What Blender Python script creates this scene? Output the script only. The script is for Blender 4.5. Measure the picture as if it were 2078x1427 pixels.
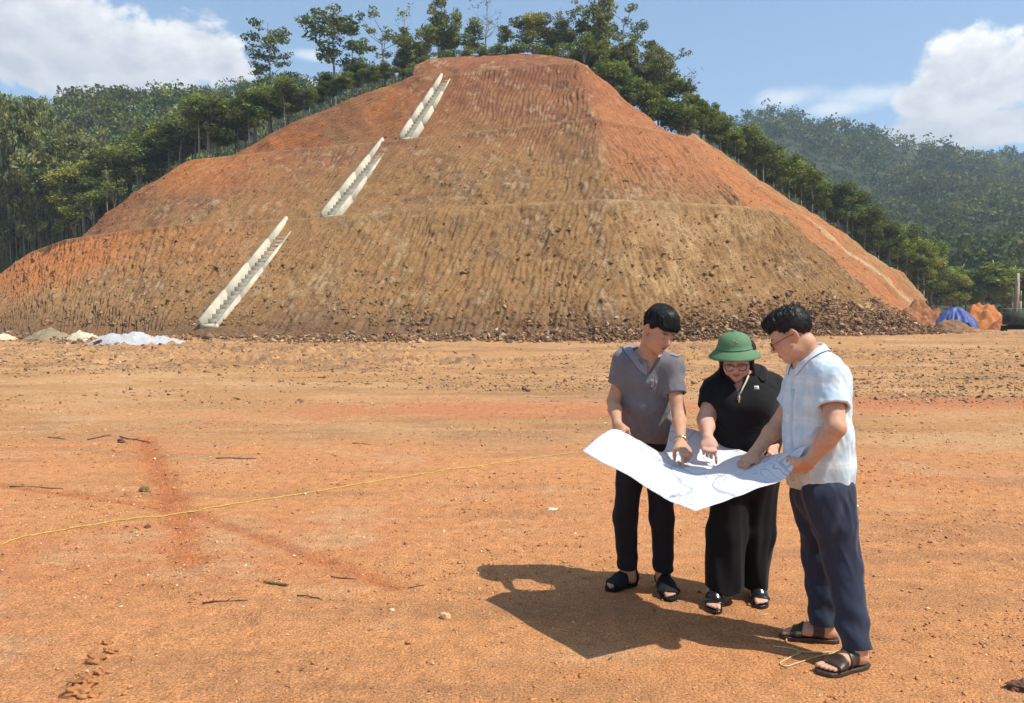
import bpy, math, random
import numpy as np
from mathutils import Vector, Matrix
from mathutils.bvhtree import BVHTree

# ------------------------------------------------------------------ camera, sky, sun, exposure
SC = bpy.context.scene
for o in list(bpy.data.objects):
    bpy.data.objects.remove(o)
COL = SC.collection
FPX, CX, CY, YH, HC = 1500.0, 1039.0, 713.5, 648.0, 1.6      # focal length, centre and horizon in photo pixels; eye height
PITCH = math.atan((CY - YH) / FPX)
cam_d = bpy.data.cameras.new('camera')
cam = bpy.data.objects.new('camera', cam_d)
COL.objects.link(cam)
cam_d.sensor_width = 36.0
cam_d.lens = FPX / 2078.0 * 36.0
cam_d.clip_start, cam_d.clip_end = 0.1, 6000.0
cam.location = (0, 0, HC)
cam.rotation_euler = (math.pi / 2 - PITCH, 0, 0)
SC.camera = cam

SUN_EL = math.radians(57)
SUN_AZ = math.atan2(0.90, -0.43)                             # clockwise from +Y
SUN_DIR = Vector((math.sin(SUN_AZ) * math.cos(SUN_EL), math.cos(SUN_AZ) * math.cos(SUN_EL), math.sin(SUN_EL)))
sun_d = bpy.data.lights.new('sun', 'SUN')
sun_d.energy, sun_d.angle, sun_d.color = 4.9, math.radians(0.53), (1.0, 0.94, 0.85)
sun = bpy.data.objects.new('sun', sun_d)
COL.objects.link(sun)
sun.location = (20, -10, 60)
sun.rotation_euler = SUN_DIR.to_track_quat('Z', 'Y').to_euler()

SC.view_settings.view_transform = 'Standard'
SC.view_settings.look = 'None'
SC.view_settings.exposure = 0.25
SC.view_settings.gamma = 1.0
SC.view_settings.use_curve_mapping = False
SC.cycles.use_denoising = True
SC.cycles.max_bounces = 6
SC.cycles.volume_bounces = 0
SC.cycles.volume_max_steps = 64
SC.cycles.use_adaptive_sampling = True
SC.cycles.adaptive_threshold = 0.02


class NT:
    """Small helper around a node tree."""
    def __init__(self, tree):
        self.t = tree
        tree.nodes.clear()

    def n(self, kind, **kw):
        nd = self.t.nodes.new(kind)
        for k, v in kw.items():
            setattr(nd, k, v)
        return nd

    def l(self, a, b):
        self.t.links.new(a, b)

    def sock(self, v, inp):
        if isinstance(v, (int, float)):
            inp.default_value = v
        elif isinstance(v, (tuple, list)):
            inp.default_value = tuple(v) + ((1.0,) if len(v) == 3 and inp.type == 'RGBA' else ())
        else:
            self.l(v, inp)

    def m(self, op, a, b=0.0, c=0.0, clamp=False):
        nd = self.n('ShaderNodeMath', operation=op, use_clamp=clamp)
        for i, v in enumerate((a, b, c)):
            self.sock(v, nd.inputs[i])
        return nd.outputs[0]

    def mix(self, f, a, b, mode='MIX'):
        nd = self.n('ShaderNodeMix', data_type='RGBA', blend_type=mode)
        self.sock(f, nd.inputs[0])
        self.sock(a, nd.inputs[6])
        self.sock(b, nd.inputs[7])
        return nd.outputs[2]

    def step(self, v, lo, hi, smooth=True):
        nd = self.n('ShaderNodeMapRange', interpolation_type='SMOOTHSTEP' if smooth else 'LINEAR')
        self.sock(v, nd.inputs[0])
        nd.inputs[1].default_value, nd.inputs[2].default_value = lo, hi
        nd.inputs[3].default_value, nd.inputs[4].default_value = 0.0, 1.0
        return nd.outputs[0]

    def noise(self, vec, scale, detail=4.0, rough=0.55, dist=0.0):
        nd = self.n('ShaderNodeTexNoise')
        if vec is not None:
            self.l(vec, nd.inputs['Vector'])
        nd.inputs['Scale'].default_value = scale
        nd.inputs['Detail'].default_value = detail
        nd.inputs['Roughness'].default_value = rough
        nd.inputs['Distortion'].default_value = dist
        return nd.outputs[0]

    def scaled(self, vec, s):
        nd = self.n('ShaderNodeMapping')
        self.l(vec, nd.inputs[0])
        nd.inputs['Scale'].default_value = s
        return nd.outputs[0]

    def ramp(self, f, stops):
        nd = self.n('ShaderNodeValToRGB')
        self.sock(f, nd.inputs[0])
        el = nd.color_ramp.elements
        while len(el) < len(stops):
            el.new(0.5)
        for e, (p, c) in zip(el, stops):
            e.position = p
            e.color = tuple(c) + (1.0,)
        return nd.outputs[0]


def build_world():
    w = bpy.data.worlds.new('World')
    SC.world = w
    w.use_nodes = True
    N = NT(w.node_tree)
    out = N.n('ShaderNodeOutputWorld')
    bg = N.n('ShaderNodeBackground')
    K = 0.13
    bg.inputs[1].default_value = K
    sky = N.n('ShaderNodeTexSky', sky_type='NISHITA')
    sky.sun_disc = False
    sky.sun_elevation = SUN_EL
    sky.sun_rotation = SUN_AZ
    sky.altitude = 200
    sky.air_density, sky.dust_density, sky.ozone_density = 1.0, 1.2, 1.6
    tc = N.n('ShaderNodeTexCoord')
    sep = N.n('ShaderNodeSeparateXYZ')
    N.l(tc.outputs['Generated'], sep.inputs[0])
    az = N.m('ARCTAN2', sep.outputs[0], sep.outputs[1])
    el = N.m('ARCSINE', sep.outputs[2])
    comb = N.n('ShaderNodeCombineXYZ')
    N.l(az, comb.inputs[0])
    N.l(N.m('MULTIPLY', el, 1.35), comb.inputs[1])
    p = comb.outputs[0]

    def blob(px, py, rx, ry):
        a0, e0 = math.atan((px - CX) / FPX), math.atan((YH - py) / FPX)
        dx = N.m('MULTIPLY', N.m('SUBTRACT', az, a0), FPX / rx)
        dy = N.m('MULTIPLY', N.m('SUBTRACT', el, e0), FPX / ry)
        r = N.m('SQRT', N.m('ADD', N.m('MULTIPLY', dx, dx), N.m('MULTIPLY', dy, dy)))
        return N.m('SUBTRACT', 1.0, r)

    def union(bl):
        acc = None
        for b in bl:
            v = blob(*b)
            acc = v if acc is None else N.m('SMOOTH_MAX', acc, v, 0.25)
        return acc
    shape = union([(-20, 90, 200, 120), (110, 160, 200, 90), (60, 215, 260, 60), (290, 180, 150, 60), (405, 150, 95, 70), (470, 180, 70, 40), (640, 205, 70, 22), (30, 30, 110, 50),
                   (1985, 235, 110, 85), (1895, 262, 90, 45), (2090, 240, 130, 90), (2010, 325, 300, 42), (-300, 140, 300, 150), (2450, 290, 260, 110)])
    wisp = union([(590, 12, 120, 22), (1650, -5, 90, 14), (2060, 8, 80, 20), (1900, 40, 60, 10), (330, 40, 120, 26), (640, 140, 60, 14), (1770, 245, 110, 30), (1580, 232, 85, 28), (1690, 262, 90, 20)])

    def billow(vec):
        n1 = N.noise(vec, 9.0, 6.0, 0.55, 0.4)
        n2 = N.noise(vec, 26.0, 5.0, 0.6, 0.2)
        return N.m('ADD', N.m('MULTIPLY', n1, 0.7), N.m('MULTIPLY', n2, 0.3))
    b0 = billow(p)
    off = N.n('ShaderNodeMapping')
    N.l(p, off.inputs[0])
    off.inputs['Location'].default_value = (0.012, 0.02, 0)
    b1 = billow(off.outputs[0])
    dens = N.m('ADD', shape, N.m('MULTIPLY', N.m('SUBTRACT', b0, 0.5), 2.6))
    alpha = N.step(dens, 0.0, 0.30)
    relief = N.m('MULTIPLY', N.m('SUBTRACT', b0, b1), 4.6)
    edge = N.step(dens, 0.95, 0.05)
    lit = N.m('ADD', N.m('ADD', relief, N.m('MULTIPLY', edge, 0.55)), 0.32, clamp=True)
    base = N.m('MULTIPLY', N.m('SUBTRACT', el, N.m('SUBTRACT', 0.262, N.m('MULTIPLY', az, 0.063))), 9.0, clamp=True)
    lit = N.m('MULTIPLY', lit, N.m('ADD', 0.35, N.m('MULTIPLY', base, 0.75)), clamp=True)
    ccol = N.mix(lit, (0.52 / K, 0.56 / K, 0.63 / K), (1.0 / K, 1.0 / K, 0.99 / K))
    wa = N.m('MULTIPLY', N.step(N.m('ADD', wisp, N.m('MULTIPLY', N.m('SUBTRACT', b0, 0.5), 2.2)), 0.0, 0.9), 0.72)
    # thin veil of humid air near the horizon
    veil = N.m('ADD', N.m('MULTIPLY', N.step(el, 0.50, 0.02), 0.42), 0.34)
    skyc = N.mix(veil, sky.outputs[0], (0.37 / K, 0.58 / K, 0.83 / K))
    c1 = N.mix(wa, skyc, (0.80 / K, 0.85 / K, 0.90 / K))
    c2 = N.mix(alpha, c1, ccol)
    N.l(c2, bg.inputs[0])
    N.l(bg.outputs[0], out.inputs[0])


build_world()

# ------------------------------------------------------------------ geometry helpers
SP, CP = math.sin(PITCH), math.cos(PITCH)


def ray(px, py):
    a, b = (px - CX) / FPX, (CY - py) / FPX
    return np.array([a, CP + b * SP, -SP + b * CP])


def P(px, py, Y):
    """World point seen at photo pixel (px, py) at ground distance Y in front of the camera."""
    d = ray(px, py)
    return d * (Y / d[1]) + np.array([0, 0, HC])


def PZ(px, py, z):
    d = ray(px, py)
    return d * ((z - HC) / d[2]) + np.array([0, 0, HC])


def G(px, py):
    return PZ(px, py, 0.0)


def _hash(ix, iy, iz, seed):
    h = (ix.astype(np.int64) * 374761393 + iy.astype(np.int64) * 668265263 + iz.astype(np.int64) * 2147483647 + seed * 1274126177) & 0xffffffff
    h = ((h ^ (h >> 13)) * 1274126177) & 0xffffffff
    h = ((h ^ (h >> 16)) * 2246822519) & 0xffffffff
    return ((h ^ (h >> 15)) & 0xffff).astype(np.float32) / 65535.0


def vnoise(x, y, z=None, seed=0):
    if z is None:
        z = np.zeros_like(x)
    x0, y0, z0 = np.floor(x), np.floor(y), np.floor(z)
    fx, fy, fz = x - x0, y - y0, z - z0
    fx, fy, fz = [f * f * (3 - 2 * f) for f in (fx, fy, fz)]
    r = 0
    flat = not np.any(z)
    for dz in ((0,) if flat else (0, 1)):
        for dy in (0, 1):
            for dx in (0, 1):
                w = (fx if dx else 1 - fx) * (fy if dy else 1 - fy) * (fz if dz else 1 - fz)
                r = r + w * _hash(x0 + dx, y0 + dy, z0 + dz, seed)
    return r * 2 - 1


def fbm(x, y, z=None, octv=4, seed=0, gain=0.5):
    a, s, r = 1.0, 1.0, 0
    for i in range(octv):
        r = r + a * vnoise(x * s, y * s, None if z is None else z * s, seed + 17 * i)
        a *= gain
        s *= 2.03
    return r


def sstep(x, a, b):
    t = np.clip((x - a) / (b - a), 0, 1)
    return t * t * (3 - 2 * t)


def mk(name, V, F, mat=None, parent=None, attrs=None, smooth=False):
    """One mesh object from vertex and face arrays."""
    V = np.asarray(V, dtype=np.float32)
    me = bpy.data.meshes.new(name)
    if not isinstance(F, (list, tuple)):
        F = [F]
    F = [np.asarray(f, dtype=np.int32) for f in F if len(f)]
    me.vertices.add(len(V))
    me.vertices.foreach_set('co', V.ravel())
    tot = np.concatenate([np.full(len(f), f.shape[1], dtype=np.int32) for f in F])
    idx = np.concatenate([f.ravel() for f in F])
    start = np.concatenate([[0], np.cumsum(tot)[:-1]]).astype(np.int32)
    me.loops.add(len(idx))
    me.loops.foreach_set('vertex_index', idx)
    me.polygons.add(len(tot))
    me.polygons.foreach_set('loop_start', start)
    if smooth:
        me.polygons.foreach_set('use_smooth', np.ones(len(tot), dtype=bool))
    for k, v in (attrs or {}).items():
        v = np.asarray(v, dtype=np.float32)
        if v.ndim == 1:
            a = me.attributes.new(k, 'FLOAT', 'POINT')
            a.data.foreach_set('value', v)
        else:
            a = me.attributes.new(k, 'FLOAT_COLOR', 'POINT')
            if v.shape[1] == 3:
                v = np.concatenate([v, np.ones((len(v), 1), np.float32)], 1)
            a.data.foreach_set('color', v.ravel())
    me.update(calc_edges=True)
    if mat:
        me.materials.append(mat)
    o = bpy.data.objects.new(name, me)
    COL.objects.link(o)
    if parent:
        o.parent = parent
    return o


def tag(o, label=None, cat=None, group=None, kind=None):
    if label:
        o['label'] = label
    if cat:
        o['category'] = cat
    if group:
        o['group'] = group
    if kind:
        o['kind'] = kind
    return o


def empty(name, loc=(0, 0, 0)):
    o = bpy.data.objects.new(name, None)
    o.empty_display_size = 0.2
    COL.objects.link(o)
    o.location = Vector([float(v) for v in loc])
    return o


def grid_faces(nr, nc, off=0, wrap=False):
    r = np.arange(nr - 1)[:, None]
    c = np.arange(nc if wrap else nc - 1)[None, :]
    a = r * nc + c
    b = r * nc + (c + 1) % nc
    return (np.stack([a, b, b + nc, a + nc], -1).reshape(-1, 4) + off).astype(np.int32)


class MB:
    """Collects pieces of one mesh."""
    def __init__(self):
        self.V, self.F4, self.F3, self.n = [], [], [], 0
        self.A = []

    def add(self, V, F, a=None):
        V = np.asarray(V, dtype=np.float32).reshape(-1, 3)
        F = np.asarray(F, dtype=np.int32)
        (self.F4 if F.shape[1] == 4 else self.F3).append(F + self.n)
        self.V.append(V)
        self.n += len(V)
        if a is not None:
            a = np.asarray(a, np.float32)
            self.A.append(np.tile(a, (len(V), 1)) if a.ndim == 1 else a)
        return self

    def box(self, c, s, R=None, taper=(1, 1)):
        x, y, z = np.array(s) / 2.0
        v = np.array([[-x, -y, -z], [x, -y, -z], [x, y, -z], [-x, y, -z], [-x, -y, z], [x, -y, z], [x, y, z], [-x, y, z]], float)
        v[4:, 0] *= taper[0]
        v[4:, 1] *= taper[1]
        if R is not None:
            v = v @ np.asarray(R, float).T
        f = [[0, 3, 2, 1], [4, 5, 6, 7], [0, 1, 5, 4], [1, 2, 6, 5], [2, 3, 7, 6], [3, 0, 4, 7]]
        return self.add(v + np.array(c, float), f)

    def hull8(self, v):
        f = [[0, 3, 2, 1], [4, 5, 6, 7], [0, 1, 5, 4], [1, 2, 6, 5], [2, 3, 7, 6], [3, 0, 4, 7]]
        return self.add(v, f)

    def tube(self, pts, rad, n=8, cap=True, a=None, flat=1.0, up=(0, 0, 1)):
        pts = np.asarray(pts, float)
        k = len(pts)
        rad = np.full(k, rad, float) if np.isscalar(rad) else np.asarray(rad, float)
        T = np.gradient(pts, axis=0)
        T /= np.linalg.norm(T, axis=1)[:, None] + 1e-9
        u = np.array(up, float)
        rings = []
        for i in range(k):
            s = np.cross(T[i], u)
            if np.linalg.norm(s) < 1e-3:
                s = np.cross(T[i], [1, 0, 0.1])
            s /= np.linalg.norm(s)
            b = np.cross(s, T[i])
            an = np.arange(n) * 2 * math.pi / n
            rings.append(pts[i] + rad[i] * (np.cos(an)[:, None] * s + flat * np.sin(an)[:, None] * b))
        V = np.concatenate(rings)
        self.add(V, grid_faces(k, n, 0, True), a)
        if cap and n >= 3:
            base = self.n - len(V)
            for ring, rev in ((0, True), (k - 1, False)):
                c = self.n
                self.V.append(pts[ring][None].astype(np.float32))
                self.n += 1
                if a is not None:
                    self.A.append(np.asarray(a, np.float32)[None])
                j = np.arange(n)
                p, q = base + ring * n + j, base + ring * n + (j + 1) % n
                cc = np.full(n, c)
                self.F3.append((np.stack([q, p, cc] if rev else [p, q, cc], -1)).astype(np.int32))
        return self

    def lathe(self, prof, c=(0, 0, 0), n=24, R=None):
        prof = np.asarray(prof, float)
        an = np.arange(n) * 2 * math.pi / n
        V = np.stack([prof[:, 0, None] * np.cos(an), prof[:, 0, None] * np.sin(an), np.repeat(prof[:, 1, None], n, 1)], -1).reshape(-1, 3)
        if R is not None:
            V = V @ np.asarray(R, float).T
        return self.add(V + np.array(c, float), grid_faces(len(prof), n, 0, True))

    def build(self, name, mat, parent=None, smooth=False, attr=None):
        F = []
        if self.F4:
            F.append(np.concatenate(self.F4))
        if self.F3:
            F.append(np.concatenate(self.F3))
        at = {attr: np.concatenate(self.A)} if attr and self.A else None
        return mk(name, np.concatenate(self.V), F, mat, parent, at, smooth)


def rotz(a):
    c, s = math.cos(a), math.sin(a)
    return np.array([[c, -s, 0], [s, c, 0], [0, 0, 1]])


def bez(pts, n):
    """Catmull-Rom resampling of a polyline."""
    pts = np.asarray(pts, float)
    Q = np.concatenate([[2 * pts[0] - pts[1]], pts, [2 * pts[-1] - pts[-2]]])
    t = np.linspace(0, len(pts) - 1 - 1e-9, n)
    i = t.astype(int)
    f = (t - i)[:, None]
    a, b, c, d = Q[i], Q[i + 1], Q[i + 2], Q[i + 3]
    return 0.5 * (2 * b + (c - a) * f + (2 * a - 5 * b + 4 * c - d) * f ** 2 + (3 * b - a - 3 * c + d) * f ** 3)


# ------------------------------------------------------------------ materials
def principled(name, col, rough=0.7, spec=0.3, metal=0.0, noise=None, bump=None):
    """Plain surface with colour variation (scale, amount) and bump (scale, strength, distance)."""
    m = bpy.data.materials.new(name)
    m.use_nodes = True
    N = NT(m.node_tree)
    out = N.n('ShaderNodeOutputMaterial')
    b = N.n('ShaderNodeBsdfPrincipled')
    b.inputs['Roughness'].default_value = rough
    b.inputs['Specular IOR Level'].default_value = spec
    b.inputs['Metallic'].default_value = metal
    tc = N.n('ShaderNodeTexCoord').outputs['Object']
    if noise:
        f = N.noise(tc, noise[0], 5.0, 0.6)
        lo = tuple(max(0, c * (1 - noise[1])) for c in col)
        hi = tuple(min(1, c * (1 + noise[1])) for c in col)
        N.l(N.ramp(f, [(0.3, lo), (0.7, hi)]), b.inputs['Base Color'])
    else:
        b.inputs['Base Color'].default_value = tuple(col) + (1,)
    if bump:
        bp = N.n('ShaderNodeBump')
        bp.inputs['Strength'].default_value = bump[1]
        bp.inputs['Distance'].default_value = bump[2]
        N.l(N.noise(tc, bump[0], 5.0, 0.6), bp.inputs['Height'])
        N.l(bp.outputs[0], b.inputs['Normal'])
    N.l(b.outputs[0], out.inputs[0])
    return m


def attr_mat(name, rough=0.9, spec=0.2, noise=(3.0, 0.25), bump=None, transl=0.0, coord='Object', fine=None):
    """Surface whose own colour is stored per vertex in 'tint', broken up by noise."""
    m = bpy.data.materials.new(name)
    m.use_nodes = True
    N = NT(m.node_tree)
    out = N.n('ShaderNodeOutputMaterial')
    b = N.n('ShaderNodeBsdfPrincipled')
    b.inputs['Roughness'].default_value = rough
    b.inputs['Specular IOR Level'].default_value = spec
    at = N.n('ShaderNodeAttribute', attribute_name='tint').outputs['Color']
    tc = N.n('ShaderNodeTexCoord').outputs[coord]
    col = at
    if noise:
        f = N.noise(tc, noise[0], 5.0, 0.65)
        a = noise[1]
        g = N.ramp(f, [(0.28, (1 - a,) * 3), (0.72, (1 + a,) * 3)])
        col = N.mix(1.0, col, g, 'MULTIPLY')
    if fine:
        f = N.noise(tc, fine[0], 3.0, 0.7)
        a = fine[1]
        g = N.ramp(f, [(0.3, (1 - a,) * 3), (0.7, (1 + a,) * 3)])
        col = N.mix(1.0, col, g, 'MULTIPLY')
    N.l(col, b.inputs['Base Color'])
    if bump:
        bp = N.n('ShaderNodeBump')
        bp.inputs['Strength'].default_value = bump[1]
        bp.inputs['Distance'].default_value = bump[2]
        N.l(N.noise(tc, bump[0], 6.0, 0.65), bp.inputs['Height'])
        N.l(bp.outputs[0], b.inputs['Normal'])
    sh = b.outputs[0]
    if transl:
        t = N.n('ShaderNodeBsdfTranslucent')
        N.l(N.mix(1.0, col, (1.25, 1.25, 0.7), 'MULTIPLY'), t.inputs[0])
        mx = N.n('ShaderNodeMixShader')
        mx.inputs[0].default_value = transl
        N.l(sh, mx.inputs[1])
        N.l(t.outputs[0], mx.inputs[2])
        sh = mx.outputs[0]
    N.l(sh, out.inputs[0])
    return m
# ------------------------------------------------------------------ ground
rng = np.random.default_rng(7)
ORANGE, RED, TAN, PALE, BROWN = (np.array(c) for c in ((0.525, 0.240, 0.098), (0.495, 0.190, 0.080), (0.405, 0.225, 0.096), (0.53, 0.34, 0.175), (0.215, 0.122, 0.066)))


def lerp(a, b, t):
    t = np.asarray(t)[..., None]
    return a * (1 - t) + b * t


def track(x, y, a, b, w):
    """Distance mask to a straight segment a-b on the ground."""
    a, b = np.array(a[:2]), np.array(b[:2])
    d = b - a
    t = np.clip(((x - a[0]) * d[0] + (y - a[1]) * d[1]) / (d @ d), 0, 1)
    q = np.hypot(x - a[0] - t * d[0], y - a[1] - t * d[1])
    return np.exp(-(q / w) ** 2)


TR = [(G(290, 890), G(345, 1010), .13), (G(345, 1010), G(385, 1140), .12), (G(-60, 975), G(330, 1030), .05), (G(390, 1040), G(800, 1190), .06),
      (G(560, 860), G(1150, 845), .5), (G(0, 1100), G(500, 1260), .05)]


def unit2(v):
    return v / np.linalg.norm(v)


def ground_h(x, y):
    far = sstep(y, 11, 24)
    h = 0.006 * fbm(x * 3, y * 3, octv=4, seed=3) * (1 + 2 * far)
    h = h + 0.0035 * fbm(x * 22, y * 22, octv=3, seed=5, gain=0.7)
    # ruts and clods that run across the far half of the platform
    h = h + far * 0.05 * fbm(x * 0.35, y * 1.2, octv=4, seed=9, gain=0.6)
    cl = np.maximum(0, fbm(x * 2.2, y * 2.2, octv=3, seed=12, gain=0.6) - 0.25)
    zone = sstep(y, 19, 30) * sstep(fbm(x * 0.09, y * 0.16, octv=3, seed=14), -0.2, 0.5)
    h = h + 0.22 * cl * zone
    for a, b, w in TR:
        h = h - 0.022 * track(x, y, a, b, w)
    for (a, b, w) in TR[:2]:                                   # tread bars of the wheel track
        d = unit2(np.array(b[:2]) - np.array(a[:2]))
        t = (x - a[0]) * d[0] + (y - a[1]) * d[1]
        o = (x - a[0]) * d[1] - (y - a[1]) * d[0]
        h = h + 0.010 * track(x, y, a, b, w) * np.sign(np.sin((t + 0.5 * np.abs(o)) * 62))
    near = sstep(np.hypot(x - 1.2, y - 3.9), 2.2, 1.2)
    h = h * (1 - 0.75 * near)
    return h + 0.35 * sstep(y, 40, 54) * (np.abs(x) < 90)


def ground_tint(x, y):
    n1 = fbm(x * 0.35, y * 0.8, octv=4, seed=21)
    n2 = fbm(x * 1.6, y * 2.6, octv=4, seed=22)
    n3 = fbm(x * 0.12, y * 0.35, octv=3, seed=23)
    n4 = fbm(x * 0.5, y * 3.0, octv=4, seed=28, gain=0.6)
    c = lerp(ORANGE, RED, sstep(n1 + 0.4 * n2, -0.1, 0.9) * 0.55)
    c = lerp(c, PALE, sstep(n2 + n1 * 0.6, 0.25, 1.2) * 0.42)
    c = lerp(c, BROWN, sstep(n4 - 0.3 * n1, 0.1, 1.0) * 0.30)
    m = sstep(y + 1.6 * n1 + 0.05 * x, 8.2, 11.5)
    tan = lerp(TAN, PALE, sstep(n1 + n2 * .5, -0.2, 0.9) * 0.55)
    tan = lerp(tan, BROWN, sstep(n3 + 0.6 * n2 + .7 * n4, -0.1, 0.9) * 0.6)
    tan = lerp(tan, ORANGE, sstep(n1 * .7 + n4 * .5, 0.15, 0.9) * 0.55 * sstep(y, 20, 11))
    c = lerp(c, tan, m * 0.85)
    # streak of freshly spread red earth
    rs = sstep(y + 0.6 * n2 - 0.08 * x, 11.8, 12.7) * sstep(y + 0.6 * n2 - 0.08 * x, 15.0, 13.4) * sstep(x + n1, -5.5, -2.5)
    c = lerp(c, np.array((0.50, 0.165, 0.075)), rs * 0.55)
    cl = sstep(y, 19, 30) * sstep(fbm(x * 0.09, y * 0.16, octv=3, seed=14), -0.2, 0.5)
    c = lerp(c, np.array((0.22, 0.13, 0.075)), cl * sstep(n2 + n4 * .6, -0.2, 0.7) * 0.6)
    for a, b, w in TR[:4]:
        c = lerp(c, np.array((0.40, 0.13, 0.05)), track(x, y, a, b, w * 1.2) * 0.7)
    return c


def build_ground():
    ys = np.concatenate([np.linspace(-60, 1.2, 26)[:-1], 1.2 * (125 / 1.2) ** (np.linspace(0, 1, 820)), np.geomspace(132, 3000, 24)])
    ts = np.concatenate([np.linspace(-4, -0.95, 30)[:-1], np.linspace(-0.95, 0.95, 900), np.linspace(0.95, 4, 30)[1:]])
    Y, T = np.meshgrid(ys, ts, indexing='ij')
    X = T * np.maximum(np.abs(Y), 2.0)
    X = np.where(np.abs(T) > 0.95, X + np.sign(T) * (np.abs(T) - .95) * 30, X)
    x, y = X.ravel(), Y.ravel()
    z = ground_h(x, y)
    z = np.where(y > 60, z - (y - 60) * 0.004, z)
    m = attr_mat('packed_orange_earth', rough=0.95, spec=0.15, noise=(9.0, 0.22), fine=(85.0, 0.55), bump=(60.0, 0.8, 0.025))
    o = mk('ground', np.stack([x, y, z], 1), grid_faces(len(ys), len(ts)), m, attrs={'tint': ground_tint(x, y)}, smooth=True)
    return tag(o, kind='structure')


build_ground()

# ------------------------------------------------------------------ the cut hill
# faces between benches: (lower px, py, distance | upper px, py, distance) along each face from its left end to its right end
def Dz(py, z):
    return (z - HC) * FPX / (YH - py) * 1.0


F1 = [((-900, 655, 128), (-500, 650, 150)), ((-520, 668, 92), (-170, 640, 124)), ((-140, 681, 66), (0, 556, 108)), ((10, 690, 56), (59, 513, 93)), ((90, 690, 55), (133, 486, 79)),
      ((200, 688, 54), (235, 470, 72)), ((300, 684, 53), (392, 451, 66)), ((423, 668, 52), (580, 446, 64.5)), ((560, 680, 51), (690, 437, 63.5)),
      ((850, 684, 50), (900, 420, 62)), ((1100, 680, 49.5), (1100, 410, 61.3)), ((1233, 672, 49.3), (1230, 404, 60.5)), ((1400, 664, 51), (1380, 411, 62.8)),
      ((1560, 655, 54), (1500, 417, 65)), ((1720, 648, 59.5), (1562, 424, 67)), ((1832, 642, 66), (1584, 434, 70))]
F2u = [None, None, None, None, (392, 324, 85.5), (431, 320, 85), (569, 305, 81), (690, 294, 78.5), (815, 283, 76), (1000, 263, 74.2), (1120, 249, 73), (1207, 238, 71.2),
       (1310, 258, 74.5), (1402, 279, 79), (1408, 281, 82)]
F3u = [None, None, None, None, None, (838, 154, 90), (858, 151, 88), (880, 152, 87), (903, 153, 86), (1000, 139, 85), (1110, 130, 84), (1174, 126, 82.5),
       (1197, 141, 84), (1246, 181, 85.5)]
CAPu = [(845, 150, 97), (876, 133, 98), (915, 121, 98), (955, 113, 98), (1040, 107, 98), (1100, 113, 97), (1150, 123, 94), (1190, 136, 92)]
RI = [(1403, 277, 80), (1440, 330, 75.5), (1480, 378, 71.8), (1510, 412, 69.6), (1580, 435, 69.5), (1660, 508, 66.5), (1745, 575, 65.5), (1832, 642, 66)]
RO = [(1408, 270, 86), (1482, 319, 87), (1563, 380, 88), (1644, 428, 89), (1705, 465, 90.5), (1766, 518, 92), (1835, 556, 95), (1880, 610, 99)]
HILL_TRI_V, HILL_TRI_F = [], []


def densify(lo, up, nu, nv, curve=0.0):
    """Ruled surface between two 3-D polylines, nu by nv."""
    lo, up = np.array(lo), np.array(up)
    mid = (lo + up) / 2
    s = np.concatenate([[0], np.cumsum(np.linalg.norm(np.diff(mid, axis=0), axis=1))])
    q = np.linspace(0, s[-1], nu)
    L = np.stack([np.interp(q, s, lo[:, i]) for i in range(3)], 1)
    U = np.stack([np.interp(q, s, up[:, i]) for i in range(3)], 1)
    v = np.linspace(0, 1, nv)[:, None, None]
    S = L[None] * (1 - v) + U[None] * v
    S[..., 2] -= curve * (v[..., 0] * (1 - v[..., 0]) * 4)
    return S, np.repeat(q[None], nv, 0), np.repeat(v[..., 0], nu, 1)


def normals(S):
    du = np.gradient(S, axis=1)
    dv = np.gradient(S, axis=0)
    n = np.cross(du, dv)
    return n / (np.linalg.norm(n, axis=-1, keepdims=True) + 1e-9)


SOIL_RED, SOIL_RUST, SOIL_TAN, SOIL_DARK, SOIL_PALE, SOIL_ORANGE = (np.array(c) for c in (
    (0.265, 0.110, 0.050), (0.220, 0.090, 0.048), (0.285, 0.160, 0.068), (0.14, 0.082, 0.050), (0.46, 0.32, 0.17), (0.43, 0.158, 0.048)))


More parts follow.
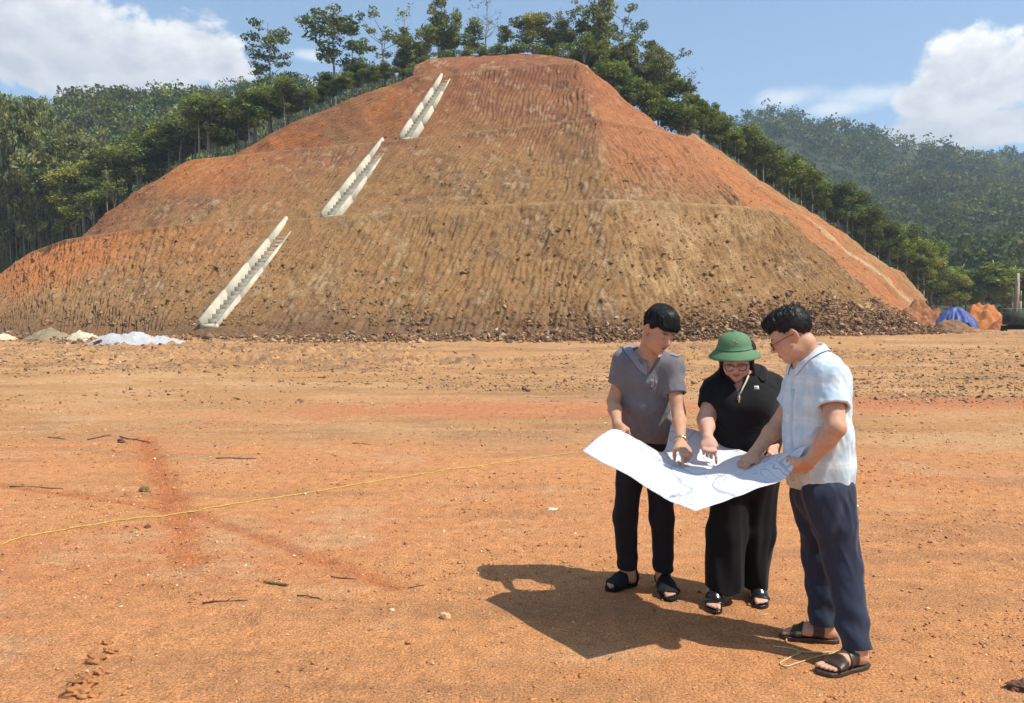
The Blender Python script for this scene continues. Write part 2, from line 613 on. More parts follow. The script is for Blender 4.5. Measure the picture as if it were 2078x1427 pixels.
def soil(S, u, v, lvl, x_px=None):
    x, y, z = S[..., 0], S[..., 1], S[..., 2]
    n1 = fbm(x * 0.09, z * 0.16, octv=4, seed=31)
    n2 = fbm(x * 0.45, z * 0.55, octv=4, seed=32)
    n3 = fbm(x * 1.7, z * 1.7, octv=3, seed=33, gain=0.7)
    up = z + 5 * n1 - 0.34 * (x + 12) * (x < -12) + 1.5 * n2
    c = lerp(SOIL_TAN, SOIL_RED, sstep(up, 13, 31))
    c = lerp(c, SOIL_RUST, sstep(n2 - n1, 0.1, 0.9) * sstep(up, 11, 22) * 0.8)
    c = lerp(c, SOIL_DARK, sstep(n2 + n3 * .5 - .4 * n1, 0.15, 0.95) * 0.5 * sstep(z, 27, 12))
    c = lerp(c, SOIL_PALE, sstep(n3 + n2 * .7, 0.45, 1.4) * 0.5)
    # the rim towards the left is raw orange earth
    rim = sstep(-x, 14, 44) * sstep(v + 0.25 * n1, 0.35, 0.9)
    c = lerp(c, SOIL_ORANGE, rim * 0.75)
    if lvl == 3:
        c = lerp(c, SOIL_ORANGE, sstep(-x + 2 * n2, 8, 20) * sstep(n2, -0.5, 0.6) * 0.75)
    # paler turned earth to the right of the corner of the cut
    rt = sstep(x, 7.5, 9.5)
    c = lerp(c, np.array((0.47, 0.30, 0.14)), rt * sstep(z, 15, 5) * sstep(n1 + n2 * .6 + n3 * .3, -0.5, 0.9) * 0.75)
    c = lerp(c, np.array((0.42, 0.16, 0.07)), rt * sstep(z, 11, 17) * 0.6)
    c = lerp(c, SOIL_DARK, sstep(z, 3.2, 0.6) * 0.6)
    # thin dark line where each bench starts
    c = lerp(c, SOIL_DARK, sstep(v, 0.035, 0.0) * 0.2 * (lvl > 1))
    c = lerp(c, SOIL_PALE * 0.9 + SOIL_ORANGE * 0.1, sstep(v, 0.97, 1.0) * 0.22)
    return c


def dig(S, u, v, lvl, groove=1.0):
    """Tooth marks, clods and slumps pressed into a face along its normal."""
    x, y, z = S[..., 0], S[..., 1], S[..., 2]
    w = fbm(x * 0.5, z * 0.35, octv=3, seed=41)
    side = np.where(x > 8.2, -1.0, 1.0)
    lean = side * 3.2 * (v - 0.5)
    ss = u - lean
    s = (ss + 0.45 * w) / 0.50
    tri = np.abs((s % 1.0) - 0.5) * 2
    row = np.floor(z / 2.4 + 0.5 * w)
    gm = 0.42 + 0.58 * sstep(vnoise(x * 0.16, row * 1.7, seed=43), -0.5, 0.2)
    up = sstep(z + 4 * w, 13, 20)
    h = groove * (0.19 + 0.02 * up) * (tri - 0.5) * gm
    rough = 1.15 - 0.75 * up
    st = fbm(ss * 1.9, v * 9 + row, z * 0.15, octv=4, seed=44, gain=0.72)
    h = h + 0.105 * rough * st
    h = h - 0.17 * rough * sstep(vnoise(ss * 1.7 + .3 * w, z * 0.75, seed=48), 0.30, 0.85)
    h = h + 0.10 * rough * np.maximum(0, vnoise(ss * 3.0, z * 1.5, seed=47))
    h = h + 0.22 * fbm(x * 0.22, z * 0.3, octv=3, seed=45)
    edge = np.minimum(sstep(v, 0.0, 0.06), sstep(v, 1.0, 0.95))
    px, py = CX + x / (y * CP - (z - HC) * SP) * FPX, CY - ((z - HC) * CP + y * SP) / (y * CP - (z - HC) * SP) * FPX
    for x0, y0, x1, y1 in ((421, 655, 590, 449), (665, 436, 783, 289), (822, 277, 903, 157)):
        t = np.clip(((px - x0) * (x1 - x0) + (py - y0) * (y1 - y0)) / ((x1 - x0) ** 2 + (y1 - y0) ** 2), 0, 1)
        q = np.hypot(px - x0 - t * (x1 - x0), py - y0 - t * (y1 - y0)) * y / FPX
        w = sstep(q, 0.9, 1.9)
        h = h * w - 0.12 * (1 - w)
    return h * edge


def build_hill():
    parts = []
    tint = []

    def put(S, col):
        parts.append(S)
        tint.append(col)
        k = sum(len(q) for q in HILL_TRI_V)
        sub = S[::max(1, S.shape[0] // 12), ::6] if min(S.shape[:2]) > 20 else S
        HILL_TRI_V.append(sub.reshape(-1, 3))
        HILL_TRI_F.append(grid_faces(sub.shape[0], sub.shape[1], k))

    def face(lo, up, lvl, step=0.112, groove=1.0, curve=0.3):
        ln = np.linalg.norm(np.diff((np.array(lo) + np.array(up)) / 2, axis=0), axis=1).sum()
        hgt = np.linalg.norm(np.array(up) - np.array(lo), axis=1).mean()
        S, u, v = densify(lo, up, int(ln / step), int(hgt / (step * 1.1)), curve)
        if lvl in (2, 3):
            S[..., 2] += (0.8 if lvl == 2 else 1.0) * np.sin(np.pi * v) * sstep(u, 11, 0)
        n = normals(S)
        n = np.where(n[..., 1:2] > 0, -n, n)
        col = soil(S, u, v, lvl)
        S2 = S + n * dig(S, u, v, lvl, groove)[..., None]
        put(S2, col)
        return S2

    lo = [P(*a) for a, b in F1]
    up = [P(*b) for a, b in F1]
    # toe that runs out under the rubble
    toe_lo = [np.array([p[0] - 0.2 * (p[0] > 20) * 0, p[1] - 3.0, -0.6]) for p in lo]
    toe_lo[-1] = lo[-1] + np.array([1.5, -2.5, -2.2])
    face(toe_lo, lo, 0, groove=0.0, curve=-0.1)
    face(lo, up, 1)
    back = lambda p, d: np.array([p[0] * (p[1] + d) / p[1], p[1] + d, p[2] - 0.05])
    b1 = [back(p, 2.0) for p in up]
    S, u, v = densify(up, b1, 300, 5)
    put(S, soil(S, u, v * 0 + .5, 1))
    lo2 = [p - np.array([0, 0, .5]) for p in b1[4:15]]
    up2 = [P(*q) for q in F2u[4:15]]
    lo2[-1] = P(1506, 412, 69.4)
    face(lo2, up2, 2)
    b2 = [back(p, 2.0) for p in up2]
    S, u, v = densify(up2, b2, 260, 5)
    put(S, soil(S, u, v * 0 + .5, 2))
    lo3 = [p - np.array([0, 0, .5]) for p in b2[1:10]]
    up3 = [P(*q) for q in F3u[5:14]]
    face(lo3, up3, 3)
    cl = [back(p, 1.0) for p in up3[:8]]
    cu = [P(*q) for q in CAPu]
    S, u, v = densify(up3[:8], cl, 160, 3)
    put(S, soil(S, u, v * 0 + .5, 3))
    face(cl, cu, 3, groove=0.0, curve=-0.35)
    # raw orange flank that turns away on the right
    ri, ro = [P(q[0] - 16, q[1] + 3, q[2] + 1.6) for q in RI], [P(*q) for q in RO]
    S, u, v = densify(ri, ro, 230, 130, 0.0)
    n = normals(S)
    n = np.where(n[..., 2:3] < 0, -n, n)
    x, y, z = S[..., 0], S[..., 1], S[..., 2]
    n1, n2 = fbm(y * 0.3, z * 0.2, octv=4, seed=51), fbm(y * 1.2, z * 0.25, octv=4, seed=52)
    col = lerp(np.array((0.40, 0.158, 0.062)), np.array((0.33, 0.185, 0.080)), sstep(n2 + n1 * .5, 0.0, 0.9))
    col = lerp(col, np.array((0.33, 0.13, 0.06)), sstep(n1 - n2, 0.3, 1.0) * 0.7)
    col = lerp(col, np.array((0.50, 0.36, 0.19)), np.exp(-((v - 0.62 - 0.03 * n1) / 0.035) ** 2) * sstep(u, 12, 20) * 0.8)
    col = lerp(col, np.array((0.24, 0.13, 0.06)), np.exp(-((v - 0.52 - 0.03 * n1) / 0.02) ** 2) * sstep(u, 10, 18) * 0.8)
    col = lerp(col, np.array((0.16, 0.09, 0.05)), np.exp(-((v - 0.10 - 0.02 * n2) / 0.03) ** 2) * sstep(u, 19, 15) * 0.9)
    col = lerp(col, np.array((0.30, 0.25, 0.10)), sstep(v, 0.66, 0.9) * sstep(n2, -0.2, 0.7) * 0.6)
    h = 0.22 * n1 + 0.12 * n2 + 0.10 * fbm(x * 1.2, z * 1.2, octv=3, seed=53)
    h = h - 0.45 * np.exp(-((v - 0.55) / 0.03) ** 2) * sstep(u, 10, 18) - 0.5 * np.exp(-((v - 0.10) / 0.04) ** 2) * sstep(u, 20, 14)
    S = S + n * h[..., None]
    put(S, col)
    # hill beyond the rim, under the trees
    rim = [P(-900, 650, 152), P(-500, 648, 152)] + [P(*F1[i][1]) for i in (1, 2, 3, 4)] + [P(*F2u[4]), P(*F2u[5])] + [P(*F2u[5]) * (1 - t) + P(*F3u[5]) * t for t in (.33, .66, 1.0)] + cu + \
          [P(1246, 180, 87), P(1330, 240, 87)] + ro + [P(1892, 652, 100), P(1935, 655, 112), P(2200, 655, 130)]
    rim = np.array(rim)
    rows = []
    for dy, f in ((0, 1.0), (4, 0.985), (10, 0.93), (18, 0.83), (30, 0.62), (48, 0.36), (75, 0.08), (100, -0.05)):
        r = rim.copy()
        r[:, 1] += dy + 0.8
        r[:, 0] *= (1 + dy / 260.0)
        r[:, 2] = np.where(r[:, 2] > 0, r[:, 2] * f, r[:, 2]) - 0.10 * min(dy, 4) - 1.15
        rows.append(r)
    S = np.array(rows)
    S2 = np.zeros((40, 160, 3))
    for i in range(3):
        a = np.array([np.interp(np.linspace(0, 1, 160), np.linspace(0, 1, S.shape[1]), r[:, i]) for r in S])
        S2[..., i] = np.array([np.interp(np.linspace(0, 1, 40), np.linspace(0, 1, 8), a[:, j]) for j in range(160)]).T
    n = fbm(S2[..., 0] * .2, S2[..., 1] * .2, octv=3, seed=55)
    col = lerp(np.array((0.06, 0.065, 0.025)), np.array((0.15, 0.10, 0.045)), sstep(n, 0, .8) * 0.6)
    col = lerp(col, np.array((0.30, 0.115, 0.045)), np.repeat(sstep(np.arange(40) + 0.0, 9, 4)[:, None], 160, 1))
    put(S2, col)
    V = np.concatenate([s.reshape(-1, 3) for s in parts])
    C = np.concatenate([c.reshape(-1, 3) for c in tint])
    F, k = [], 0
    for s in parts:
        F.append(grid_faces(s.shape[0], s.shape[1], k))
        k += s.shape[0] * s.shape[1]
    m = attr_mat('cut_earth', rough=0.95, spec=0.12, noise=(1.3, 0.22), fine=(9.0, 0.34), bump=(6.0, 0.8, 0.22))
    o = mk('hill', V, np.concatenate(F), m, attrs={'tint': C}, smooth=True)
    return tag(o, kind='structure')


hill = build_hill()
hv = np.concatenate(HILL_TRI_V)
HILL_BVH = BVHTree.FromPolygons([tuple(v) for v in hv.tolist()], np.concatenate(HILL_TRI_F).tolist())


def on_hill(px, py):
    d = Vector(ray(px, py).tolist()).normalized()
    r = HILL_BVH.ray_cast(Vector((0, 0, HC)), d)
    return None if r[0] is None else (np.array(r[0]), np.array(r[1]))


def hill_z(x, y, default=None):
    r = HILL_BVH.ray_cast(Vector((x, y, 120)), Vector((0, 0, -1)))
    return default if r[0] is None else r[0].z
# ------------------------------------------------------------------ trees
LEAF = attr_mat('leaves', rough=0.65, spec=0.12, noise=(0.35, 0.22), transl=0.28)
BARK = principled('bark', (0.23, 0.20, 0.155), 0.9, 0.1, noise=(3.0, 0.4))
PALEBARK = principled('pale_bark', (0.36, 0.33, 0.26), 0.9, 0.1, noise=(2.0, 0.35))
CULM = principled('bamboo_culm', (0.17, 0.19, 0.07), 0.6, 0.3, noise=(1.5, 0.4))


def leaf_quads(C, size, r, droop=0.0, long=1.7, up=0.5):
    """Diamond shaped leaf sprays centred at C, with random tilt."""
    n = len(C)
    size = size * r.uniform(0.6, 1.3, n)[:, None]
    N = r.normal(size=(n, 3)) + np.array([0, 0, up])
    N /= np.linalg.norm(N, axis=1)[:, None]
    A = np.cross(N, r.normal(size=(n, 3)))
    A[:, 2] -= droop
    A /= np.linalg.norm(A, axis=1)[:, None] + 1e-9
    B = np.cross(N, A)
    B /= np.linalg.norm(B, axis=1)[:, None] + 1e-9
    a, b = A * size * long * 0.5, B * size * 0.5
    V = np.stack([C - a, C + b - 0.15 * a, C + a, C - b - 0.15 * a], 1).reshape(-1, 3)
    F = np.arange(4 * n).reshape(-1, 4)
    return V, F


GREENS = np.array((2.2, 1.95, 1.35)) * np.array([(0.060, 0.088, 0.028), (0.080, 0.105, 0.032), (0.048, 0.075, 0.028), (0.098, 0.118, 0.038), (0.072, 0.082, 0.034), (0.056, 0.078, 0.036)])


def clumps(centers, radii, per, size, r, base, var=0.3, **kw):
    """Leaf sprays spread through several uneven clumps; every clump has its own shade of green."""
    VV, FF, CC, k = [], [], [], 0
    for c, rad in zip(centers, radii):
        rad = np.asarray(rad, float)
        vol = float(np.prod(rad)) ** (2 / 3)
        n = max(6, int(per * vol))
        d = r.normal(size=(n, 3))
        d /= np.linalg.norm(d, axis=1)[:, None]
        d *= (r.uniform(0.15, 1.0, n) ** 0.45)[:, None] * r.choice([1.0, 1.0, 1.18], n)[:, None]
        V, F = leaf_quads(np.asarray(c) + d * rad, size, r, **kw)
        col = base * (1 + r.normal() * var) * np.array([1 + r.normal() * .08, 1, 1 + r.normal() * .08])
        col = np.clip(col[None] * (1 + 0.22 * r.normal(size=(n, 1))), 0.006, 0.4)
        VV.append(V)
        FF.append(F + k)
        CC.append(np.repeat(col, 4, 0))
        k += len(V)
    return np.concatenate(VV), np.concatenate(FF), np.concatenate(CC)


class Proto:
    """Meshes of one tree kind: trunk with limbs, and crown. Unit: metres, base at the origin."""
    def __init__(self, trunk, crown, bark, leafmat=LEAF):
        self.trunk, self.crown, self.bark, self.leafmat = trunk, crown, bark, leafmat
        self.me_t = self.me_c = None


def proto_tree(kind, seed):
    r = np.random.default_rng(seed)
    T = MB()
    base = GREENS[r.integers(len(GREENS))]
    cs, rs = [], []
    bark = BARK
    kw = {}
    if kind == 'tiered':            # tall bare bole, tiers of flat sprays
        H = 16.0
        lean = r.normal(size=2) * 0.5
        ax = bez([(0, 0, -1), (lean[0] * .3, lean[1] * .3, H * .35), (lean[0] * .5, lean[1] * .5, H * .7), (lean[0], lean[1], H * .97)], 12)
        T.tube(ax, np.linspace(0.17, 0.04, 12), 6)
        for i in range(18):
            t = r.uniform(0.42, 0.96)
            p = ax[int(t * 11)]
            an = i * 2.4 + r.normal() * .4
            L = (1.1 - abs(t - 0.66) * 1.7) * r.uniform(2.2, 4.0)
            e = p + np.array([math.cos(an) * L, math.sin(an) * L, L * 0.30])
            T.tube(bez([p, (p + e) / 2 + np.array([0, 0, -.1]), e], 5), np.linspace(.055, .018, 5), 4, cap=False)
            for q in range(3):
                cs.append(p + (e - p) * r.uniform(.5, 1.1) + r.normal(size=3) * .35)
                rs.append(np.array([1.0, 1.0, .42]) * r.uniform(.6, 1.15))
        per, size = 120, .24
    elif kind == 'round':           # leafy forest tree
        H = 12.0
        ax = bez([(0, 0, -1), (.2, 0, 4), (r.normal() * .5, r.normal() * .5, 8), (r.normal() * .6, r.normal() * .6, 11)], 10)
        T.tube(ax, np.linspace(0.2, 0.05, 10), 6)
        for i in range(24):
            t = r.uniform(.35, 1.0)
            p = ax[int(t * 9)]
            an, L = r.uniform(0, 6.28), r.uniform(1.2, 3.4) * (1.25 - t * .75)
            e = p + np.array([math.cos(an) * L, math.sin(an) * L, L * .5])
            T.tube([p, (p + e) / 2, e], [.06, .04, .02], 4, cap=False)
            cs.append(e)
            rs.append(np.array([1.25, 1.25, .95]) * r.uniform(.6, 1.25))
        per, size = 135, .26
    elif kind == 'slim':            # plantation tree: thin pale stem and high narrow crown
        H = 12.0
        bark = PALEBARK
        ax = bez([(0, 0, -1), (r.normal() * .1, 0, 4), (r.normal() * .25, r.normal() * .2, 8), (r.normal() * .3, r.normal() * .3, 12)], 10)
        T.tube(ax, np.linspace(0.11, 0.03, 10), 5)
        for i in range(22):
            t = r.uniform(.34, 1.0)
            p = ax[int(t * 9)]
            an, L = r.uniform(0, 6.28), r.uniform(.6, 1.7) * (1.3 - t * .8)
            e = p + np.array([math.cos(an) * L, math.sin(an) * L, L * .7])
            T.tube([p, e], [.03, .012], 4, cap=False)
            cs.append(e)
            rs.append(np.array([.8, .8, .75]) * r.uniform(.6, 1.25))
        per, size = 170, .22
    elif kind == 'bamboo':          # clump of arching culms with fine hanging leaf
        H = 14.0
        bark = CULM
        for i in range(16):
            an, sp = r.uniform(0, 6.28), r.uniform(.2, 1.5)
            b = np.array([math.cos(an) * sp, math.sin(an) * sp, -1.0])
            top = r.uniform(8.5, 14)
            out = r.uniform(.5, 2.4)
            e = b + np.array([math.cos(an) * out, math.sin(an) * out, top])
            m = b + np.array([math.cos(an) * out * .25, math.sin(an) * out * .25, top * .65])
            pts = bez([b, m, e], 9)
            T.tube(pts, np.linspace(.05, .012, 9), 4, cap=False)
            for q in range(9):
                t = r.uniform(.35, 1.0)
                cs.append(pts[int(t * 8)] + r.normal(size=3) * .4)
                rs.append(np.array([.6, .6, .7]) * r.uniform(.6, 1.2))
        per, size, kw = 120, .19, dict(droop=.8, long=3.0, up=.2)
        base = np.array((0.185, 0.20, 0.07))
    elif kind == 'bare':            # leafless, fine upright twigs
        H = 12.0
        bark = PALEBARK
        ax = bez([(0, 0, -1), (.1, 0, 4), (.0, .2, 8), (.2, 0, 12)], 10)
        T.tube(ax, np.linspace(0.10, 0.02, 10), 5)
        for i in range(26):
            t = r.uniform(.3, .97)
            p = ax[int(t * 9)]
            an, L = r.uniform(0, 6.28), r.uniform(.6, 2.2) * (1.3 - t)
            e = p + np.array([math.cos(an) * L, math.sin(an) * L, L * 1.3])
            T.tube(bez([p, (p + e) / 2 + np.array([0, 0, -.12]), e], 4), [.035, .028, .02, .012], 3, cap=False)
            for q in range(2):
                f = p + (e - p) * r.uniform(.4, .9)
                T.tube([f, f + np.array([r.normal() * .3, r.normal() * .3, .6])], [.016, .008], 3, cap=False)
        for i in range(14):
            cs.append(np.array([r.normal() * .7, r.normal() * .7, r.uniform(6, 12)]))
            rs.append((.4, .4, .35))
        per, size = 60, .16
    elif kind == 'sparse':          # open crown, several ascending limbs
        H = 12.0
        ax = bez([(0, 0, -1), (.1, 0, 3), (.4, .1, 6), (.3, .2, 9)], 10)
        T.tube(ax, np.linspace(0.15, 0.05, 10), 5)
        for i in range(9):
            p = ax[r.integers(4, 10)]
            an, L = i * .7 + r.normal() * .2, r.uniform(1.6, 3.6)
            e = p + np.array([math.cos(an) * L, math.sin(an) * L, r.uniform(1.2, 3.2)])
            T.tube(bez([p, (p + e) / 2 + np.array([0, 0, -.3]), e], 5), np.linspace(.06, .02, 5), 4, cap=False)
            for q in range(4):
                cs.append(p + (e - p) * r.uniform(.65, 1.1) + r.normal(size=3) * .35)
                rs.append(np.array([.8, .8, .5]) * r.uniform(.5, 1.0))
        per, size = 110, .21
    else:                           # 'shrub'
        H = 2.0
        for i in range(9):
            an, sp = r.uniform(0, 6.28), r.uniform(.2, 1.2)
            e = np.array([math.cos(an) * sp, math.sin(an) * sp, r.uniform(.7, 1.9)])
            T.tube([(0, 0, -.3), e * np.array([.4, .4, .6]), e], [.03, .02, .01], 4, cap=False)
            cs.append(e)
            rs.append(np.array([.55, .55, .45]) * r.uniform(.6, 1.2))
        per, size = 260, .15
        base = np.array((0.15, 0.18, 0.045))
    V, F, C = clumps(cs, rs, per, size, r, base, **kw)
    p = Proto(T, (V, F, C), bark)
    p.H = float(V[:, 2].max())
    p.W = float(np.percentile(np.abs(V[:, :2]), 97)) * 2
    return p


PROTOS = {}


def protos(kind, n=3):
    if kind not in PROTOS:
        PROTOS[kind] = [proto_tree(kind, 100 + 7 * i + sum(map(ord, kind))) for i in range(n)]
    return PROTOS[kind]


TREE_N = [0]


def tree(kind, base, height, width=None, name='tree', label='', group=None, cat='tree', pick=None, lean=0.0):
    """One tree: an empty at its foot carrying trunk and crown. Repeats share mesh data."""
    TREE_N[0] += 1
    i = TREE_N[0]
    pr = protos(kind)
    p = pr[(pick if pick is not None else i) % len(pr)]
    root = empty(name, base)
    s = height / p.H
    w = s if width is None else width / p.W
    root.scale = (w, w, s)
    root.rotation_euler = (lean * .4, lean, (i * 2.399) % 6.283)
    tag(root, label, cat, group)
    if p.me_t is None:
        t = p.trunk.build('trunk', p.bark, root, True)
        c = mk('crown', p.crown[0], p.crown[1], p.leafmat, root, {'tint': p.crown[2]})
        p.me_t, p.me_c = t, c
    else:
        for q in (p.me_t, p.me_c):
            k = q.copy()
            COL.objects.link(k)
            k.parent = root
    return root


def px_tree(kind, px, pb, pt, D, wpx=None, **kw):
    """Tree whose foot is seen at (px, pb) and whose top reaches pt, at distance D."""
    b = P(px, pb, D)
    h = (pb - pt) * D / FPX
    return tree(kind, b, h, None if wpx is None else wpx * D / FPX, **kw)


def hilltop_trees():
    g = 'trees along the top of the cut hill'
    T = [('tiered', 552, 255, 52, 118, 104, 'tall leafy tree rising above the forest left of the hilltop'),
         ('tiered', 682, 232, 26, 112, 112, 'tall tree with flat tiers of leaves, standing alone left of the hilltop'),
         ('tiered', 716, 228, 60, 114, 70, 'thinner tiered tree just behind the tall lone one'),
         ('sparse', 782, 165, 36, 106, 96, 'open crowned tree leaning left at the left end of the hilltop'),
         ('bare', 818, 150, 12, 108, 60, 'leafless grey tree behind the open crowned one'),
         ('bamboo', 838, 152, 62, 104, 70, 'bushy dark bamboo clump on the left shoulder of the hilltop'),
         ('slim', 868, 140, 52, 104, 44, 'short dark tree between the bamboo clumps on the hilltop'),
         ('bamboo', 912, 128, 4, 106, 74, 'tall feathery bamboo with its tip near the top of the picture'),
         ('slim', 955, 118, 44, 104, 46, 'small dark tree right of the tall feathery bamboo'),
         ('bare', 985, 115, -4, 106, 62, 'tall leafless tree with fine twigs above the middle of the hilltop'),
         ('slim', 1027, 112, 54, 104, 30, 'small slender green tree alone in the gap at the summit'),
         ('round', 1082, 120, 26, 102, 74, 'leafy tree right of the gap at the summit'),
         ('bamboo', 1128, 120, 30, 103, 84, 'dense dark bamboo clump on the right of the summit'),
         ('bamboo', 1200, 138, -10, 102, 92, 'tallest dark bamboo reaching out of the top of the picture'),
         ('sparse', 1262, 150, 10, 106, 96, 'tree with one long limb reaching right of the tallest bamboo'),
         ('bamboo', 1250, 165, 66, 99, 84, 'feathery bamboo below the long limb on the right shoulder'),
         ('bamboo', 1300, 205, 84, 98, 80, 'bushy pale green bamboo on the right shoulder of the hill'),
         ('bamboo', 1334, 228, 112, 97, 60, 'lower bamboo clump right of the bushy pale green one'),
         ('sparse', 1352, 232, 78, 100, 88, 'airy pale green tree at the right edge of the hilltop grove'),
         ('bare', 1402, 225, 140, 102, 34, 'thin bare sapling at the right edge of the hilltop grove'),
         ('slim', 1335, 240, 120, 97, 60, 'slim tree in front of the airy pale green one'),
         ('slim', 1378, 258, 160, 97, 56, 'slim tree at the lower end of the hilltop grove')]
    for k, px, pb, pt, D, w, lab in T:
        nm = {'bamboo': 'bamboo', 'bare': 'bare_tree'}.get(k, 'tree')
        px_tree(k, px, pb + 6, pt, D, w, name=nm, label=lab, group=g, cat='bamboo' if k == 'bamboo' else 'tree')
    # undergrowth along the rim of the summit and down the right shoulder
    r = np.random.default_rng(5)
    rim = [(842, 156), (872, 140), (905, 128), (940, 120), (975, 113), (1010, 110), (1050, 110), (1090, 114), (1120, 121), (1160, 128), (1190, 137), (1210, 152), (1232, 170), (1250, 186),
           (1270, 200), (1290, 214), (1310, 228), (1330, 242), (1350, 252), (1370, 260), (1390, 268)]
    for i, (px, py) in enumerate(rim):
        for j in range(2 if px < 1150 else 4):
            q = P(px + r.uniform(-14, 14), py + 4 - (0 if px < 1180 else r.uniform(-8, 20)), 97 - (7 if px > 1180 else 0) + r.uniform(-1, 2))
            right = px > 1180
            tree('shrub', q, r.uniform(1.3, 2.4) * (1.5 if right else .9), r.uniform(1.8, 3.2) * (1.3 if right else 1), name='shrub', cat='shrub',
                 label='green bush spilling over the right rim of the cut hill' if right else 'low bush on the brown rim of the hilltop',
                 group='bushes on the right rim' if right else 'bushes on the hilltop rim')


def rim_row():
    """Plantation trees that follow the right flank of the cut down to the platform."""
    r = np.random.default_rng(11)
    xs = np.array([1400, 1482, 1563, 1644, 1705, 1766, 1835, 1880])
    ys = np.array([268, 319, 380, 428, 465, 518, 558, 612])
    n = 84
    for i in range(n):
        px = 1396 + (1890 - 1396) * (i + .5) / n + r.normal() * 4
        row = i % 3
        py = np.interp(px, xs, ys) + (6, 14, 26)[row]
        D = (92, 97, 104)[row] + r.uniform(-1, 1) + np.interp(px, [1400, 1880], [0, 12])
        hp = (92, 98, 112)[row] * r.uniform(.72, 1.12)
        if px > 1800:
            hp *= 1.0 + (px - 1800) / 260
        k = 'slim' if r.random() < .78 else 'round'
        px_tree(k, px, py, py - hp, D, hp * r.uniform(.30, .46) if k == 'slim' else hp * .62, name='tree',
                label='slender dark tree with thin pale stem in the row down the right flank' if k == 'slim' else 'fuller dark tree among the slender ones on the right flank',
                group='trees down the right flank')
    for i in range(16):
        px = 1790 + i * 19 + r.normal() * 4
        D = r.uniform(112, 128)
        hp = r.uniform(80, 128)
        px_tree('round' if i % 2 else 'slim', px, 648, 648 - hp, D, hp * .6, name='tree', label='dark tree at the forest edge behind the tarpaulin and the digger', group='trees behind the digger')


def left_wood():
    """Trees that stand behind the left rim and at the left edge of the picture."""
    r = np.random.default_rng(13)
    xs = np.array([-40, 0, 59, 133, 196, 255, 353, 392, 463, 530, 588, 700, 755, 840])
    ys = np.array([575, 556, 513, 486, 443, 396, 341, 324, 314, 275, 247, 192, 177, 153])
    g = 'trees behind the left rim'
    for i in range(46):
        px = 395 + i * 9.4 + r.normal() * 4
        py = np.interp(px, xs, ys) + 6
        D = np.interp(px, [392, 840], [93, 102]) + r.uniform(0, 9)
        hp = r.uniform(80, 140) * np.interp(px, [395, 560, 640, 840], [1.0, .8, .5, .36])
        k = ('slim', 'slim', 'round')[i % 3]
        px_tree(k, px, py, py - hp, D, hp * (.5 if k == 'slim' else .7), name='tree', group=g,
                label='thin pale trunked tree in the dark row behind the left rim' if k == 'slim' else 'leafy dark tree in the row behind the left rim')
    for i in range(26):
        px = 150 + i * 10 + r.normal() * 5
        py = np.interp(px, xs, ys) + 12
        D = np.interp(px, [130, 400], [102, 96]) + r.uniform(2, 14)
        hp = r.uniform(80, 130) * np.interp(px, [150, 400], [1.2, .85])
        px_tree('round', px, py, py - hp, D, hp * .75, name='tree', group='leafy trees by the left rim', label='round leafy tree close behind the orange left rim')
    for i in range(34):
        px = -40 + (i % 17) * 15 + r.normal() * 6
        py = np.interp(px, xs, ys) + 24
        D = np.interp(px, [0, 220], [118, 106]) + (i // 17) * 9 + r.uniform(0, 4)
        top = np.interp(px, [-40, 40, 140, 240], [200, 196, 255, 330]) + r.uniform(-18, 45)
        px_tree('bamboo', px, py, top, D, r.uniform(80, 120), name='bamboo', cat='bamboo', group='bamboo at the left edge', label='tall bamboo clump in the wood at the left edge of the picture')
    for px, py, w, lab in ((185, 440, 70, 'yellow green bush beside the left rim of the cut'), (232, 415, 46, 'small yellow green bush on the left rim of the cut'), (150, 470, 50, 'lowest light green bush by the left rim')):
        px_tree('shrub', px, py, py - 55, 84, w, name='shrub', cat='shrub', label=lab)
    px_tree('bare', 218, 430, 345, 83, 24, name='bare_tree', label='bare white stem standing before the wood on the left')


# ------------------------------------------------------------------ far wooded hills
def slope_left(x, y):
    s = np.interp(x * 250 / np.maximum(y, 1), [-240, -175, -133, -105, -80, -45, 0, 60], [46, 62, 68, 71, 76, 74, 60, 40])
    return s * sstep(y, 112, 250) - np.maximum(0, y - 250) * 0.2


def slope_right(x, y):
    px = CX + x / np.maximum(y, 1) * FPX
    top = np.interp(px, [1200, 1440, 1500, 1560, 1620, 1700, 1780, 1850, 1950, 2078, 2300, 2800], [275, 262, 254, 243, 266, 287, 308, 318, 326, 336, 352, 380])
    zt = (YH - top) / FPX * 520 + HC
    t = np.clip((y - 128) / (520 - 128), 0, 1)
    return zt * (0.55 * t + 0.45 * t * t) + 6 * fbm(x * .012, y * .012, octv=3, seed=61) * t - np.maximum(0, y - 520) * .3


